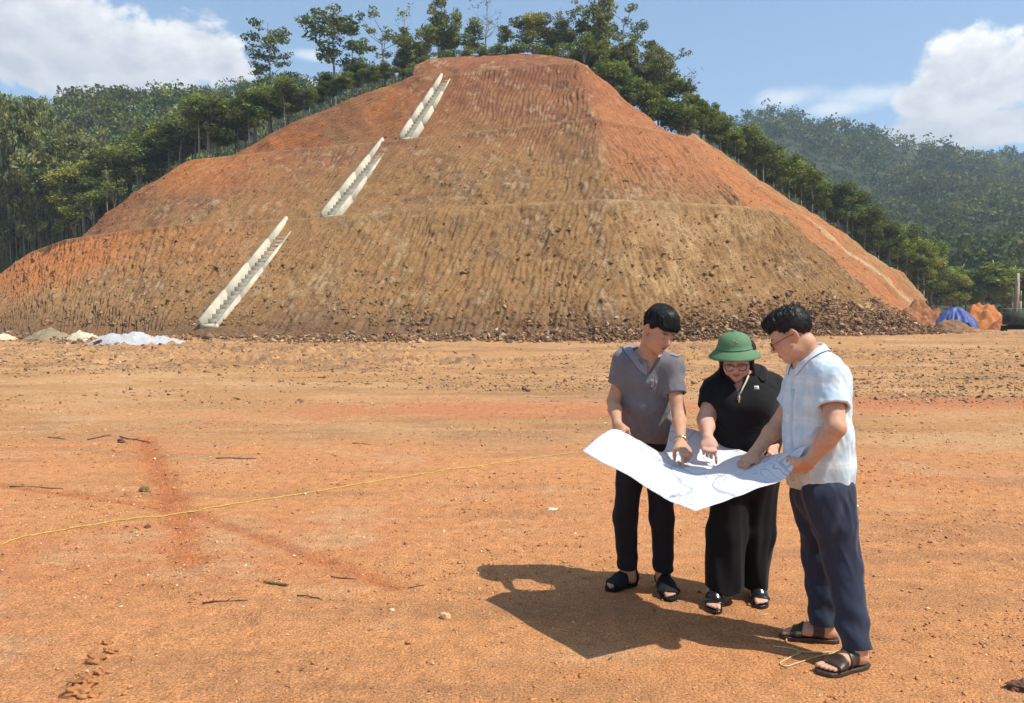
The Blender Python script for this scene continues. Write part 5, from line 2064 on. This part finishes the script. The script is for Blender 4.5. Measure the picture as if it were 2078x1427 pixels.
# ------------------------------------------------ the plan they look at
def site_plan():
    K = [[(1180, 917, 3.90), (1240, 873, 3.98), (1295, 893, 4.03), (1345, 916, 4.10), (1362, 860, 4.22)],
         [(1235, 945, 3.72), (1290, 925, 3.80), (1340, 932, 3.87), (1385, 925, 3.97), (1435, 882, 4.17)],
         [(1290, 975, 3.53), (1345, 962, 3.62), (1395, 957, 3.70), (1450, 945, 3.82), (1502, 914, 4.00)],
         [(1350, 1012, 3.36), (1405, 995, 3.45), (1455, 975, 3.52), (1510, 955, 3.60), (1560, 924, 3.68)],
         [(1410, 1037, 3.20), (1475, 1016, 3.26), (1535, 993, 3.31), (1592, 970, 3.35), (1638, 904, 3.36)]]
    C = np.array([[P(*q) for q in row] for row in K])
    n = 72
    A = np.array([bez(C[:, j], n) for j in range(5)])            # along the near edge
    S = np.array([bez(A[:, i], n) for i in range(n)])            # [a][b]
    a, b = np.meshgrid(np.linspace(0, 1, n), np.linspace(0, 1, n), indexing='ij')
    S[..., 2] += .004 * fbm(a * 5, b * 5, octv=3, seed=3) + .003 * np.sin(a * 19) * np.sin(b * 3)
    m = bpy.data.materials.new('printed_plan')
    m.use_nodes = True
    N = NT(m.node_tree)
    out = N.n('ShaderNodeOutputMaterial')
    bs = N.n('ShaderNodeBsdfPrincipled')
    bs.inputs['Roughness'].default_value = .6
    bs.inputs['Specular IOR Level'].default_value = .25
    at = N.n('ShaderNodeAttribute', attribute_name='sheet').outputs['Vector']
    h = N.noise(at, 3.2, 3.0, .5, .6)
    con = N.m('ABSOLUTE', N.m('SUBTRACT', N.m('FRACT', N.m('MULTIPLY', h, 17.0)), .5))
    lines = N.m('MULTIPLY', N.step(con, .09, .03), N.step(N.noise(at, 2.1, 2.0, .5), .44, .58))
    h2 = N.noise(at, 1.7, 2.0, .5, .3)
    road = N.step(N.m('ABSOLUTE', N.m('SUBTRACT', h2, .5)), .012, .005)
    vor = N.n('ShaderNodeTexVoronoi', feature='DISTANCE_TO_EDGE')
    N.l(at, vor.inputs['Vector'])
    vor.inputs['Scale'].default_value = 14.0
    plots = N.m('MULTIPLY', N.step(vor.outputs['Distance'], .03, .015), N.step(N.noise(at, 3.0, 1.0, .5), .53, .62))
    sp = N.n('ShaderNodeSeparateXYZ')
    N.l(at, sp.inputs[0])
    ex = N.m('MINIMUM', N.m('MINIMUM', sp.outputs[0], N.m('SUBTRACT', 1.0, sp.outputs[0])), N.m('MINIMUM', sp.outputs[1], N.m('SUBTRACT', 1.0, sp.outputs[1])))
    fr = N.step(N.m('ABSOLUTE', N.m('SUBTRACT', ex, .03)), .003, .0015)
    c = N.mix(N.m('MULTIPLY', lines, .8), (.79, .79, .81), (.13, .16, .28))
    c = N.mix(N.m('MULTIPLY', plots, .75), c, (.22, .22, .24))
    c = N.mix(N.m('MULTIPLY', road, .55), c, (.28, .32, .42))
    c = N.mix(N.m('MULTIPLY', fr, .5), c, (.35, .37, .42))
    N.l(c, bs.inputs['Base Color'])
    tr = N.n('ShaderNodeBsdfTranslucent')
    tr.inputs[0].default_value = (.86, .88, .96, 1)
    mx = N.n('ShaderNodeMixShader')
    mx.inputs[0].default_value = .18
    N.l(bs.outputs[0], mx.inputs[1])
    N.l(tr.outputs[0], mx.inputs[2])
    N.l(mx.outputs[0], out.inputs[0])
    o = mk('site_plan', S.reshape(-1, 3), grid_faces(n, n), m, smooth=True)
    v = np.stack([a.ravel(), b.ravel(), a.ravel() * 0], 1)
    at_ = o.data.attributes.new('sheet', 'FLOAT_VECTOR', 'POINT')
    at_.data.foreach_set('vector', v.astype(np.float32).ravel())
    so = o.modifiers.new('thickness', 'SOLIDIFY')
    so.thickness = .0012
    so.offset = 0
    return tag(o, 'large white printed plan sheet held open and bent between the three people', 'plan')


for root in (man_in_grey(), woman_in_black(), man_in_blue()):
    for ch in root.children:                 # shapes are in scene coordinates; hang them from the feet
        ch.location = -root.location
site_plan()
# ------------------------------------------------------------------ things on the site
CONCRETE = principled('pale_concrete', (0.50, 0.455, 0.345), 0.9, 0.15, noise=(1.2, 0.18), bump=(14.0, 0.3, 0.03))
CONCRETE_D = principled('shaded_concrete', (0.30, 0.275, 0.215), 0.9, 0.15, noise=(1.5, 0.25), bump=(14.0, 0.3, 0.03))  # wall concrete made darker for the steps, their shade put into the colour


def drain(px0, py0, D0, px1, py1, D1, w, label):
    """Open stepped drain of concrete that climbs one face of the cut."""
    p0, p1 = P(px0, py0, D0), P(px1, py1, D1)
    ax = p1 - p0
    L = np.linalg.norm(ax)
    ax /= L
    n = on_hill((px0 + px1) / 2, (py0 + py1) / 2)[1]
    n = n if n[1] < 0 else -n
    n = unit(n - ax * (n @ ax))
    c = unit(np.cross(ax, n))
    if c[0] < 0:
        c = -c
    root = empty('stair_drain', p0)
    tag(root, label, 'drain', 'stepped concrete drains down the hill')
    p0, p1 = p0 - n * .42, p1 - n * .42
    root.location = Vector(p0.tolist())
    R = np.stack([c, ax, n], 1)
    rel = lambda v: np.asarray(v) - p0
    for s in (-1, 1):
        hgt = .78 if s < 0 else .30
        W = MB()
        k = 4
        for i in range(k):
            t0, t1 = L * i / k, L * (i + 1) / k - .012
            jit = .008 * math.sin(i * 2.7 + s)
            W.box(rel(p0 + ax * (t0 + t1) / 2 + c * s * (w / 2 + jit * .4) + n * (hgt / 2 - .5 + jit)), (.22 if s < 0 else .12, t1 - t0, hgt + 1.0), R)
        W.build('side_wall', CONCRETE, root)
    St = MB()
    k = int(L * .707 / .42)
    up = np.array([0, 0, 1.0])
    hb = unit(np.array([ax[0], ax[1], 0]))
    Rh = np.stack([unit(np.cross(hb, up)), hb, up], 1)
    for i in range(k):
        q = p0 + ax * L * (i + .5) / k
        rise = ax[2] * L / k
        run = math.hypot(ax[0], ax[1]) * L / k
        St.box(rel(q + n * .02 - up * .35 + hb * .2), (w - .14, run + .4, rise + .7), Rh)
    St.build('steps', CONCRETE_D, root)
    MB().box(rel(p0 + ax * .05), (w + .24, .24, .55), R).build('head_wall', CONCRETE, root)
    return root


drain(421, 657, 52.2, 595, 446, 64.6, 1.08, 'lowest flight of the pale stepped concrete drain, from the ground to the first bench')
drain(665, 437, 65.9, 788, 285, 77.2, 1.12, 'middle flight of the pale stepped concrete drain, between the first and second bench')
drain(822, 279, 77.9, 907, 153.5, 86.1, 1.12, 'highest flight of the pale stepped concrete drain, ending near the hilltop')


# ------------------------------------------------ loose stones and clods
def stones(name, pos, size, col, mat, seed, flat=.7, label=None, cat=None):
    r = np.random.default_rng(seed)
    n = len(pos)
    o = np.array([[1, 0, 0], [-1, 0, 0], [0, 1, 0], [0, -1, 0], [0, 0, 1], [0, 0, -1]], float)
    V = o[None] * r.uniform(.5, 1.25, (n, 6, 1)) + r.normal(size=(n, 6, 3)) * .34
    an = r.uniform(0, 6.28, n)
    ca, sa = np.cos(an)[:, None], np.sin(an)[:, None]
    x, y, z = V[..., 0] * r.uniform(.8, 1.5, (n, 1)), V[..., 1], V[..., 2] * flat
    til = r.normal(size=(n, 1)) * .3
    z = z + x * til
    V = np.stack([x * ca - y * sa, x * sa + y * ca, z], -1) * size[:, None, None] * .5 + pos[:, None, :]
    f = np.array([[0, 2, 4], [2, 1, 4], [1, 3, 4], [3, 0, 4], [2, 0, 5], [1, 2, 5], [3, 1, 5], [0, 3, 5]])
    F = (f[None] + 6 * np.arange(n)[:, None, None]).reshape(-1, 3)
    ob = mk(name, V.reshape(-1, 3), F, mat, attrs={'tint': np.repeat(col, 6, 0)})
    return tag(ob, label, cat, kind='stuff')


STONE = attr_mat('loose_stone', rough=0.92, spec=0.15, noise=(8.0, 0.25), bump=(40.0, 0.4, 0.01))
BLOCK = attr_mat('broken_rock', rough=0.95, spec=0.12, noise=(2.2, 0.28), bump=(9.0, 0.5, 0.05))


def pick(r, n, cols, w=None):
    c = np.array(cols)[r.choice(len(cols), n, p=w)]
    return np.clip(c * r.uniform(.75, 1.25, (n, 1)), 0, .8)


def scatter_all():
    r = np.random.default_rng(31)
    # gravel over the near platform, thinning with distance
    n = 95000
    y = 2.0 * (15 / 2.0) ** (r.random(n) ** .9)
    x = y * r.uniform(-.82, .82, n)
    keep = r.random(n) < (.25 + .75 * sstep(fbm(x * .8, y * 1.1, octv=3, seed=71), -.35, .55))
    x, y = x[keep], y[keep]
    n = len(x)
    s = .0044 * np.exp(np.clip(r.normal(size=n) * .62, -1.1, 1.45)) * (.75 + .16 * y)
    z = ground_h(x, y) + s * .12
    c = pick(r, n, [(.55, .25, .10), (.48, .20, .085), (.62, .36, .17), (.66, .50, .31), (.30, .13, .06)], [.42, .26, .20, .06, .06])
    stones('gravel', np.stack([x, y, z], 1), s, c, STONE, 1)
    # clods over the far half of the platform
    n = 46000
    y = 14 * (52 / 14) ** r.random(n)
    x = y * r.uniform(-.85, .85, n)
    d = sstep(fbm(x * .09, y * .16, octv=3, seed=14), -.3, .5)
    px, py = CX + x / y * FPX, YH + HC / y * FPX
    d = np.maximum(d, sstep(px, 1720, 1850) * sstep(py, 700, 715) * sstep(py, 775, 745))
    d = np.maximum(d, sstep(px, 420, 250) * sstep(py, 688, 700) * sstep(py, 765, 735))
    keep = r.random(n) < .06 + .9 * d
    x, y = x[keep], y[keep]
    n = len(x)
    s = .030 * np.exp(np.clip(r.normal(size=n) * .6, -1, 1.6)) * (.55 + y / 45)
    c = pick(r, n, [(.25, .15, .085), (.36, .22, .12), (.17, .105, .07), (.47, .33, .19)], [.4, .3, .2, .1])
    stones('clods', np.stack([x, y, ground_h(x, y) + s * .15], 1), s, c, BLOCK, 2)
    # rubble along the foot of the hill: (px, py, distance, spread across, height of bank, amount)
    foot = [(-150, 692, 58, 3.2, .5, 1.0), (60, 700, 51, 3.0, .5, 1.2), (200, 712, 44, 2.2, .3, .2), (400, 690, 50, 1.6, .4, .4), (600, 690, 47.5, 2.6, .55, .9), (760, 690, 48, 2.6, .6, .9), (930, 688, 48.5, 1.8, .7, 1.0), (1080, 686, 48, 1.8, .8, 1.1),
            (1240, 682, 48, 1.8, .8, 1.0), (1380, 678, 49, 2.2, 1.1, 1.5), (1500, 676, 51, 2.4, 1.3, 1.8), (1620, 674, 55, 2.8, 1.5, 2.0), (1740, 673, 59, 3.2, 1.6, 2.2), (1840, 672, 63, 3.4, 1.6, 2.0), (1930, 676, 67, 3.0, .9, 1.0)]
    ft = np.array(foot)
    m = 24000
    u = r.random(m) * (len(ft) - 1)
    q = np.stack([np.interp(u, np.arange(len(ft)), ft[:, i]) for i in range(6)], 1)
    keep = r.random(m) < q[:, 5] / 2.2
    q = q[keep]
    m = len(q)
    t = np.clip(r.normal(size=m) * .5, -1.1, 1.1)
    Y = q[:, 2] + q[:, 3] * t
    X = (q[:, 0] - CX) / FPX * q[:, 2] * (Y / q[:, 2]) ** .2 + r.normal(size=m) * .5
    hb = q[:, 4] * np.exp(-(t * 1.3 - .4) ** 2) * r.uniform(.25, 1.0, m)
    s = .125 * np.exp(np.clip(r.normal(size=m) * .6, -1.1, 1.6))
    hz = np.array([hill_z(x, y_, -1) for x, y_ in zip(X, Y)])
    Z = np.maximum(ground_h(X, Y), hz) + hb * .55
    c = pick(r, m, [(.22, .13, .075), (.30, .18, .095), (.15, .09, .058), (.45, .31, .19), (.32, .15, .07)], [.33, .27, .15, .15, .10])
    stones('rubble', np.stack([X, Y, Z], 1), s, c, BLOCK, 3)
    # clods that have stayed on the faces of the cut
    n = 17000
    px, py = r.uniform(-40, 1840, n), 660 - 430 * r.random(n) ** 1.6
    P_, S_ = [], []
    for i in range(n):
        h = on_hill(px[i], py[i])
        if h is not None and h[1][1] * (-1 if h[1][1] > 0 else 1) < -.15 and h[0][1] < 84:
            P_.append(h[0])
    P_ = np.array(P_)
    n = len(P_)
    keep = r.random(n) < .25 + .75 * sstep(fbm(P_[:, 0] * .25, P_[:, 2] * .3, octv=3, seed=77), -.3, .4)
    P_ = P_[keep]
    n = len(P_)
    s = .10 * np.exp(np.clip(r.normal(size=n) * .55, -1, 1.5)) * (1.1 - .018 * P_[:, 2])
    t = sstep(P_[:, 2] + 3 * r.normal(size=n), 14, 22)[:, None]
    c = pick(r, n, [(.27, .15, .066), (.34, .20, .095), (.20, .115, .058), (.42, .28, .14)], [.45, .3, .15, .1]) * (1 - t) + pick(r, n, [(.30, .11, .05), (.22, .08, .045), (.40, .17, .08)]) * t
    stones('clods', P_ + np.array([0, -.02, .03]), s, c, BLOCK, 4, .8)


scatter_all()


# ------------------------------------------------ heaps, tarpaulin
def heap(name, px, py, D, wx, wy, hgt, mat, label, cat='heap', seed=1, skew=0.0, z0=None, rough=.10, tint=None):
    n, m = 56, 40
    c = P(px, py, D)
    c[2] = float(ground_h(np.array([c[0]]), np.array([c[1]]))[0]) + .08 if z0 is None else z0
    u, v = np.meshgrid(np.linspace(-1, 1, n), np.linspace(-1, 1, m))
    rr = np.sqrt(u * u + v * v)
    us = u + skew * (1 - rr)
    f = np.clip(1 - np.sqrt(us * us + v * v) , 0, 1)
    x, y = u * wx / 2, v * wy / 2
    nz = fbm((x + c[0]) * 1.1, (y + c[1]) * 1.1, octv=4, seed=seed)
    z = hgt * np.sin(np.pi / 2 * np.clip(f, 0, 1)) ** 1.15 * (1 + .22 * nz) + rough * nz * f - .12 * (f <= 0) - .10 + .06 * fbm(x * 4, y * 4, octv=3, seed=seed + 3) * (f > 0)
    V = np.stack([x, y, z], -1).reshape(-1, 3)
    o = mk(name, V, grid_faces(m, n), mat, smooth=True)
    o.location = Vector(c.tolist())
    return tag(o, label, cat)


def mat_earth(name, c, a=.3, bs=5.0):
    return principled(name, c, .95, .1, noise=(2.5, a), bump=(bs, .6, .08))


heap('stone_heap', 275, 700, 45, 6.0, 2.8, .70, principled('white_crushed_stone', (.46, .45, .445), .9, .2, noise=(9, .18), bump=(22, .7, .05)), 'long low heap of white crushed stone at the left foot of the hill', seed=5, skew=.35)
heap('stone_heap', 330, 699, 45.5, 3.6, 2.0, .34, principled('pale_crushed_stone', (.46, .445, .435), .9, .2, noise=(9, .2), bump=(22, .7, .05)), 'low tail of pale stone right of the white heap', seed=15)
heap('sand_heap', 104, 699, 49, 3.8, 2.4, .66, mat_earth('grey_sand', (.27, .21, .13)), 'grey brown sand heap left of the white stone', seed=6)
heap('sand_heap', 172, 697, 48, 2.6, 2.0, .62, mat_earth('cream_sand', (.55, .47, .33), .2), 'small cream sand heap between the grey sand and white stone', seed=7)
heap('sand_heap', -6, 697, 49, 2.8, 2.0, .40, mat_earth('cream_sand_low', (.52, .44, .31), .2), 'low cream heap cut by the left edge of the picture', seed=8)
heap('earth_heap', 1990, 668, 95, 9.6, 6.0, 3.2, mat_earth('orange_fill', (.46, .175, .06)), 'orange earth heap behind the blue tarpaulin', seed=9, z0=-.1)
heap('earth_heap', 2034, 672, 91, 4.6, 3.4, 1.9, mat_earth('orange_fill_low', (.44, .17, .065)), 'lower orange earth heap between the tarpaulin and the digger', seed=10, z0=-.1)
heap('earth_heap', 1866, 668, 70.5, 8.4, 5.6, 3.0, mat_earth('brown_fill', (.30, .13, .06), .4), 'brown heap of earth and roots at the right toe of the hill', seed=11, z0=-.1, rough=.3)
heap('earth_heap', 1925, 672, 66, 7.0, 5.0, 1.5, mat_earth('rocky_fill', (.24, .135, .075), .4), 'low rocky bank in front of the blue tarpaulin', seed=12, z0=-.1, rough=.25)


def tarp():
    n, m = 90, 60
    c = P(1930, 660, 69)
    u, v = np.meshgrid(np.linspace(-1, 1, n), np.linspace(-1, 1, m))
    a = np.arctan2(v, u)
    r = np.sqrt(u * u + v * v)
    f = np.clip(1.08 - r, 0, 1.2)
    prof = np.interp(np.hypot(u - .12, v), [0, .22, .5, .8, 1.0, 1.5], [1.0, .97, .74, .38, .04, -.06])
    fold = .16 * np.sin(a * 7 + 2.6 * np.sin(a * 2 + 1) + 1.5 * r) * np.clip(r - .15, 0, .7) + .10 * np.sin(a * 15 + 3 * np.sin(a * 3)) * np.clip(r - .25, 0, .6) + .10 * fbm(u * 2, v * 2, octv=3, seed=8)
    x = u * 2.15 + .25 * prof
    y = v * 1.7
    z = 1.75 * (prof + fold * (r < 1.05)) * (1 - .18 * u)
    V = np.stack([x, y, np.maximum(z, -.25)], -1).reshape(-1, 3)
    keep = (r.ravel() < 1.12)
    F = grid_faces(m, n)
    F = F[keep[F].all(1)]
    o = mk('tarpaulin', V, F, principled('blue_tarpaulin', (.040, .078, .25), .5, .35, noise=(3, .25), bump=(14, .5, .05)), smooth=True)
    o.location = Vector((c[0], c[1], .85))
    so = o.modifiers.new('thickness', 'SOLIDIFY')
    so.thickness = .02
    return tag(o, 'blue tarpaulin draped in folds over a pile right of the hill', 'tarpaulin')


tarp()


# ------------------------------------------------ digger at the right edge
def digger():
    OL = principled('olive_paint', (.050, .055, .032), .8, .15, noise=(2.0, .4), bump=(20, .2, .01))
    DK = principled('track_steel', (.022, .020, .018), .7, .3, noise=(6, .4))
    TN = principled('sun_bleached_paint', (.33, .28, .18), .6, .3, noise=(2.0, .3))
    GL = principled('cab_glass', (.03, .04, .05), .08, .6)
    root = empty('excavator', (55.9, 82.0, 0.0))
    root.rotation_euler = (0, 0, -0.60)
    tag(root, 'olive green digger with its boom raised, cut off by the right edge', 'excavator')
    for s in (-1, 1):
        t = MB()
        pts = []
        for a in np.linspace(-90, 90, 9):
            pts.append((1.55 + .42 * math.cos(math.radians(a)), .44 + .42 * math.sin(math.radians(a))))
        for a in np.linspace(90, 270, 9):
            pts.append((-1.55 + .42 * math.cos(math.radians(a)), .44 + .42 * math.sin(math.radians(a))))
        k = len(pts)
        V = [(s * 1.12 + e * .27, p[0], p[1]) for e in (-1, 1) for p in pts]
        t.add(V, [[i, (i + 1) % k, k + (i + 1) % k, k + i] for i in range(k)])
        for e in (0, 1):
            cidx = t.n
            t.V.append(np.array([[s * 1.12 + (e * 2 - 1) * .25, 0, .44]], np.float32))
            t.n += 1
            t.F3.append(np.array([[e * k + i, e * k + (i + 1) % k, cidx] for i in range(k)], np.int32))
        for i in range(26):
            yy = -1.6 + i * .128
            t.box((s * 1.12, yy, .875), (.56, .07, .05))
            t.box((s * 1.12, yy, .03), (.56, .07, .05))
        tr = t.build('track', DK, root)
        w = MB()
        for yy in (-1.5, -.75, 0, .75, 1.5):
            w.lathe([(0, -.30), (.26, -.30), (.26, .30), (0, .30)], (s * 1.12, yy, .42), 14, np.array([[0, 0, 1], [0, 1, 0], [-1, 0, 0]], float))
        w.build('roller', DK, tr)
    MB().box((0, 0, .72), (1.7, 1.8, .5)).lathe([(0, .9), (.75, .9), (.75, 1.1), (0, 1.1)], (0, 0, 0), 20).build('undercarriage', DK, root)
    h = MB().box((0, -.35, 1.42), (2.55, 2.9, .62), None, (.98, .98)).box((.72, .1, 1.95), (1.05, 1.7, .5), None, (.93, .95))
    h.build('house', OL, root)
    MB().hull8([(-1.28, -2.35, 1.0), (1.28, -2.35, 1.0), (1.28, -1.78, 1.0), (-1.28, -1.78, 1.0), (-1.26, -2.3, 2.3), (1.26, -2.3, 2.3), (1.28, -1.75, 2.36), (-1.28, -1.75, 2.36)]).build('counterweight', OL, root)
    gr = MB()
    for i in range(7):
        gr.box((-.55, -2.37, 1.35 + i * .10), (.9, .03, .05))
    gr.build('grille', DK, root)
    rl = MB().tube([(-1.2, -2.1, 2.3), (-1.2, -2.1, 2.75), (1.2, -2.1, 2.75), (1.2, -2.1, 2.3)], .025, 6)
    rl.build('handrail', TN, root)
    cb = MB().box((-.78, .55, 2.28), (.98, 1.5, 1.15), None, (.9, .85)).build('cab', OL, root)
    MB().box((-.78, -.215, 2.38), (.72, .02, .66)).box((-1.262, .55, 2.38), (.02, 1.0, .66)).build('window', GL, cb)
    MB().tube([(.9, -.9, 2.2), (.9, -.9, 2.75), (.9, -1.0, 2.85)], .06, 8).build('exhaust', DK, root)
    b = MB()
    pts = bez([(.0, 1.0, 1.6), (.0, 1.5, 3.4), (.0, 1.8, 5.2), (.0, 2.6, 6.6)], 10)
    b.tube(pts, [.20, .23, .25, .26, .25, .24, .22, .20, .18, .15], 4, flat=1.3)
    b.build('boom', TN, root, False)
    a = MB().tube([(.0, 2.4, 6.7), (.0, 3.7, 5.0), (.0, 4.3, 3.0)], [.2, .24, .15], 4, flat=1.3).build('dipper_arm', TN, root)
    for s in (-1, 1):
        c = MB().tube([(s * .36, .9, 1.7), (s * .36, 1.4, 3.6)], .09, 8).tube([(s * .36, 1.4, 3.6), (s * .36, 1.75, 4.8)], .05, 8)
        c.build('boom_cylinder', TN, root, True)
    MB().tube([(.0, 1.5, 5.3), (.0, 2.4, 6.75)], .08, 8).build('arm_cylinder', TN, root, True)
    k = MB()
    arc = [(4.3 + .55 * math.cos(t), 2.5 + .55 * math.sin(t)) for t in np.linspace(.6, 4.2, 9)]
    V = [(e * .5, p[0], p[1]) for e in (-1, 1) for p in arc]
    k.add(V, [[i, i + 1, 9 + i + 1, 9 + i] for i in range(8)])
    for q in range(5):
        k.box((-.45 + q * .22, arc[-1][0] + .03, arc[-1][1] - .12), (.08, .06, .22))
    bo = k.build('bucket', DK, root)
    bo.modifiers.new('plate', 'SOLIDIFY').thickness = .05
    return root


digger()


# ------------------------------------------------ small things on the near ground
def gz(px, py):
    q = G(px, py)
    q[2] = float(ground_h(np.array([q[0]]), np.array([q[1]]))[0])
    return q


ROPE = principled('yellow_rope', (.54, .37, .11), .85, .15, noise=(30, .3), bump=(260, .6, .003))
pts = []
for px, py in ((-260, 1150), (-120, 1124), (0, 1100), (160, 1071), (330, 1046), (500, 1020), (660, 995), (820, 969), (940, 951), (1060, 934), (1180, 918), (1290, 905)):
    pts.append(gz(px, py) + np.array([0, 0, .008]))
pts = bez(pts, 240)
pts[:, 1] += .010 * fbm(np.arange(240) * .11, np.zeros(240), octv=3, seed=3)
pts[:, 2] = ground_h(pts[:, 0], pts[:, 1]) + .006
tag(MB().tube(pts, .0056, 6).build('rope', ROPE, None, True), 'long yellow rope lying across the orange ground', 'rope')
CORD = principled('cream_cord', (.58, .44, .22), .7, .2, noise=(40, .2))
loop = [(1568, 1314), (1610, 1319), (1625, 1325), (1667, 1326), (1702, 1324), (1679, 1330), (1655, 1336), (1627, 1345), (1598, 1354), (1587, 1352), (1584, 1347), (1602, 1337), (1624, 1326.5)]
pts = bez([gz(*q) + np.array([0, 0, .006]) for q in loop], 120)
tag(MB().tube(pts, .0034, 6).build('cord', CORD, None, True), 'thin cream cord looped on the ground beside the brown sandals', 'cord')

TWIG = principled('dry_twig', (.115, .058, .035), .9, .1, noise=(25, .4), bump=(90, .5, .004))
for x0, y0, x1, y1, rad, lab in ((98, 889, 132, 892, .010, 'short dry stick at the far left of the row of sticks'), (178, 893, 226, 884, .012, 'dry stick second from the left in the row of sticks'),
                                 (244, 888, 304, 898, .013, 'dark stick slanting down right beside a clod'), (440, 930, 520, 932, .010, 'thin dry branch lying above the yellow rope'),
                                 (412, 1221, 502, 1221, .0065, 'straight dark stick lying level on the near ground'), (672, 1172, 724, 1180, .0062, 'dark stick to the left of the shadow of the group'),
                                 (604, 1208, 655, 1219, .0055, 'knobbly dark twig near the green leaf scrap'), (828, 1195, 862, 1189, .0045, 'small reddish twig left of the tip of the group shadow'),
                                 (20, 985, 130, 993, .008, 'long root half buried at the left edge'), (715, 900, 752, 902, .008, 'short twig above the middle of the yellow rope')):
    a, b = gz(x0, y0), gz(x1, y1)
    r = np.random.default_rng(int(x0))
    m = [a + (b - a) * t + np.array([0, r.normal() * .022 * np.linalg.norm(b - a), rad * .7 + abs(r.normal()) * .002]) for t in (0, .3, .55, .8, 1)]
    rad *= .72
    st = MB().tube(bez(m, 14), np.linspace(rad, rad * .55, 14), 6)
    k = bez(m, 14)[6]
    st.tube([k, k + unit(b - a) * rad * 7 + np.array([0, rad * 5, rad * 3])], [rad * .5, rad * .25], 4)
    tag(st.build('stick', TWIG, None, True), lab, 'stick')


def pebble(px, py, sz, col, lab, flat=.5, name='stone', cat='stone', seed=1):
    r = np.random.default_rng(seed)
    n = 30
    th, ph = np.meshgrid(np.linspace(0, math.pi, 18), np.linspace(0, 2 * math.pi, n, endpoint=False), indexing='ij')
    d = np.stack([np.sin(th) * np.cos(ph), np.sin(th) * np.sin(ph), np.cos(th)], -1)
    k = 1 + (.62 if 'clod' in name or name == 'rock' else .38) * fbm(d[..., 0] * 1.9 + seed, d[..., 1] * 1.9, d[..., 2] * 1.9, octv=4, seed=seed, gain=.65)
    V = d * k[..., None] * np.array([sz, sz * .7, sz * flat]) * .5
    o = mk(name, V.reshape(-1, 3), grid_faces(18, n, 0, True), principled(lab.replace(' ', '_')[:40], col, .9, .15, noise=(30, .25), bump=(70, .5, .004)))
    q = gz(px, py)
    o.location = Vector((q[0], q[1], q[2] + sz * flat * .22))
    return tag(o, lab, cat)


pebble(1120, 1034, .085, (.66, .58, .38), 'flat cream coloured chip left of the black trouser legs', .25, seed=2)
pebble(1735, 1029, .055, (.74, .70, .62), 'white stone on the ground right of the navy trousers', .5, seed=3)
pebble(905, 1254, .055, (.60, .38, .20), 'pale tan stone left of the dark group shadow', .7, seed=4)
pebble(795, 1241, .032, (.66, .48, .26), 'small pale pebble left of the tan stone', .7, seed=5)
pebble(295, 997, .075, (.17, .13, .05), 'dark olive clod standing on the wheel track', .7, 'clod', 'clod', seed=6)
pebble(300, 1071, .050, (.20, .08, .05), 'small dark red clod below the yellow rope', .7, 'clod', 'clod', seed=7)
pebble(245, 898, .10, (.15, .07, .045), 'dark clod between the sticks far left', .6, 'clod', 'clod', seed=8)
pebble(2072, 1399, .10, (.15, .075, .05), 'dark rock cut by the lower right corner', .5, 'rock', 'rock', seed=9)
pebble(160, 1408, .105, (.40, .175, .07), 'largest broken clod at the lower left corner', .5, 'clod', 'clod', seed=10)
pebble(176, 1387, .075, (.37, .16, .065), 'middle broken clod above the largest one', .6, 'clod', 'clod', seed=11)
pebble(196, 1340, .080, (.36, .155, .065), 'upper broken clod in the lower left corner', .6, 'clod', 'clod', seed=12)
pebble(224, 1322, .060, (.40, .18, .075), 'smallest broken clod right of the upper one', .6, 'clod', 'clod', seed=13)
a, b = gz(535, 1183), gz(586, 1189)
lf = MB()
for i in range(9):
    t = i / 8
    p = a + (b - a) * t + np.array([0, 0, .008])
    d = unit(b - a)
    s = np.array([-d[1], d[0], 0]) * .013 * math.sin(math.pi * (t * .8 + .1))
    lf.V.append(np.array([p - s, p + np.array([0, 0, .006]), p + s], np.float32))
lf.n = 27
for i in range(8):
    for j in range(2):
        lf.F4.append(np.array([[i * 3 + j, i * 3 + j + 1, i * 3 + j + 4, i * 3 + j + 3]], np.int32))
o = lf.build('leaf', principled('wilted_leaf', (.10, .10, .03), .7, .2, noise=(40, .3)), None, True)
o.modifiers.new('thickness', 'SOLIDIFY').thickness = .0015
tag(o, 'wilted green leaf lying flat on the orange ground', 'leaf')
for i, (px, py, sz, lab) in enumerate(((206, 1366, .055, 'small crumbly clod in the middle of the broken strip lower left'), (150, 1388, .045, 'small clod left of the middle broken one'),
                                       (215, 1304, .05, 'farthest crumbly clod of the broken strip lower left'), (190, 1412, .05, 'nearest small clod right of the largest one'))):
    pebble(px, py, sz, (.38, .165, .068), lab, .5, 'clod', 'clod', seed=20 + i)
# ------------------------------------------------------------------ humid air between the camera and the mountains
def build_haze():
    b = MB().box((30, 330, 88), (1500, 780, 190))
    m = bpy.data.materials.new('humid_air')
    m.use_nodes = True
    N = NT(m.node_tree)
    out = N.n('ShaderNodeOutputMaterial')
    v = N.n('ShaderNodeVolumePrincipled')
    v.inputs['Color'].default_value = (0.68, 0.84, 1.0, 1)
    v.inputs['Density'].default_value = 0.00040
    v.inputs['Anisotropy'].default_value = 0.1
    N.l(v.outputs[0], out.inputs['Volume'])
    o = b.build('haze', m)
    return tag(o, kind='stuff')


build_haze()
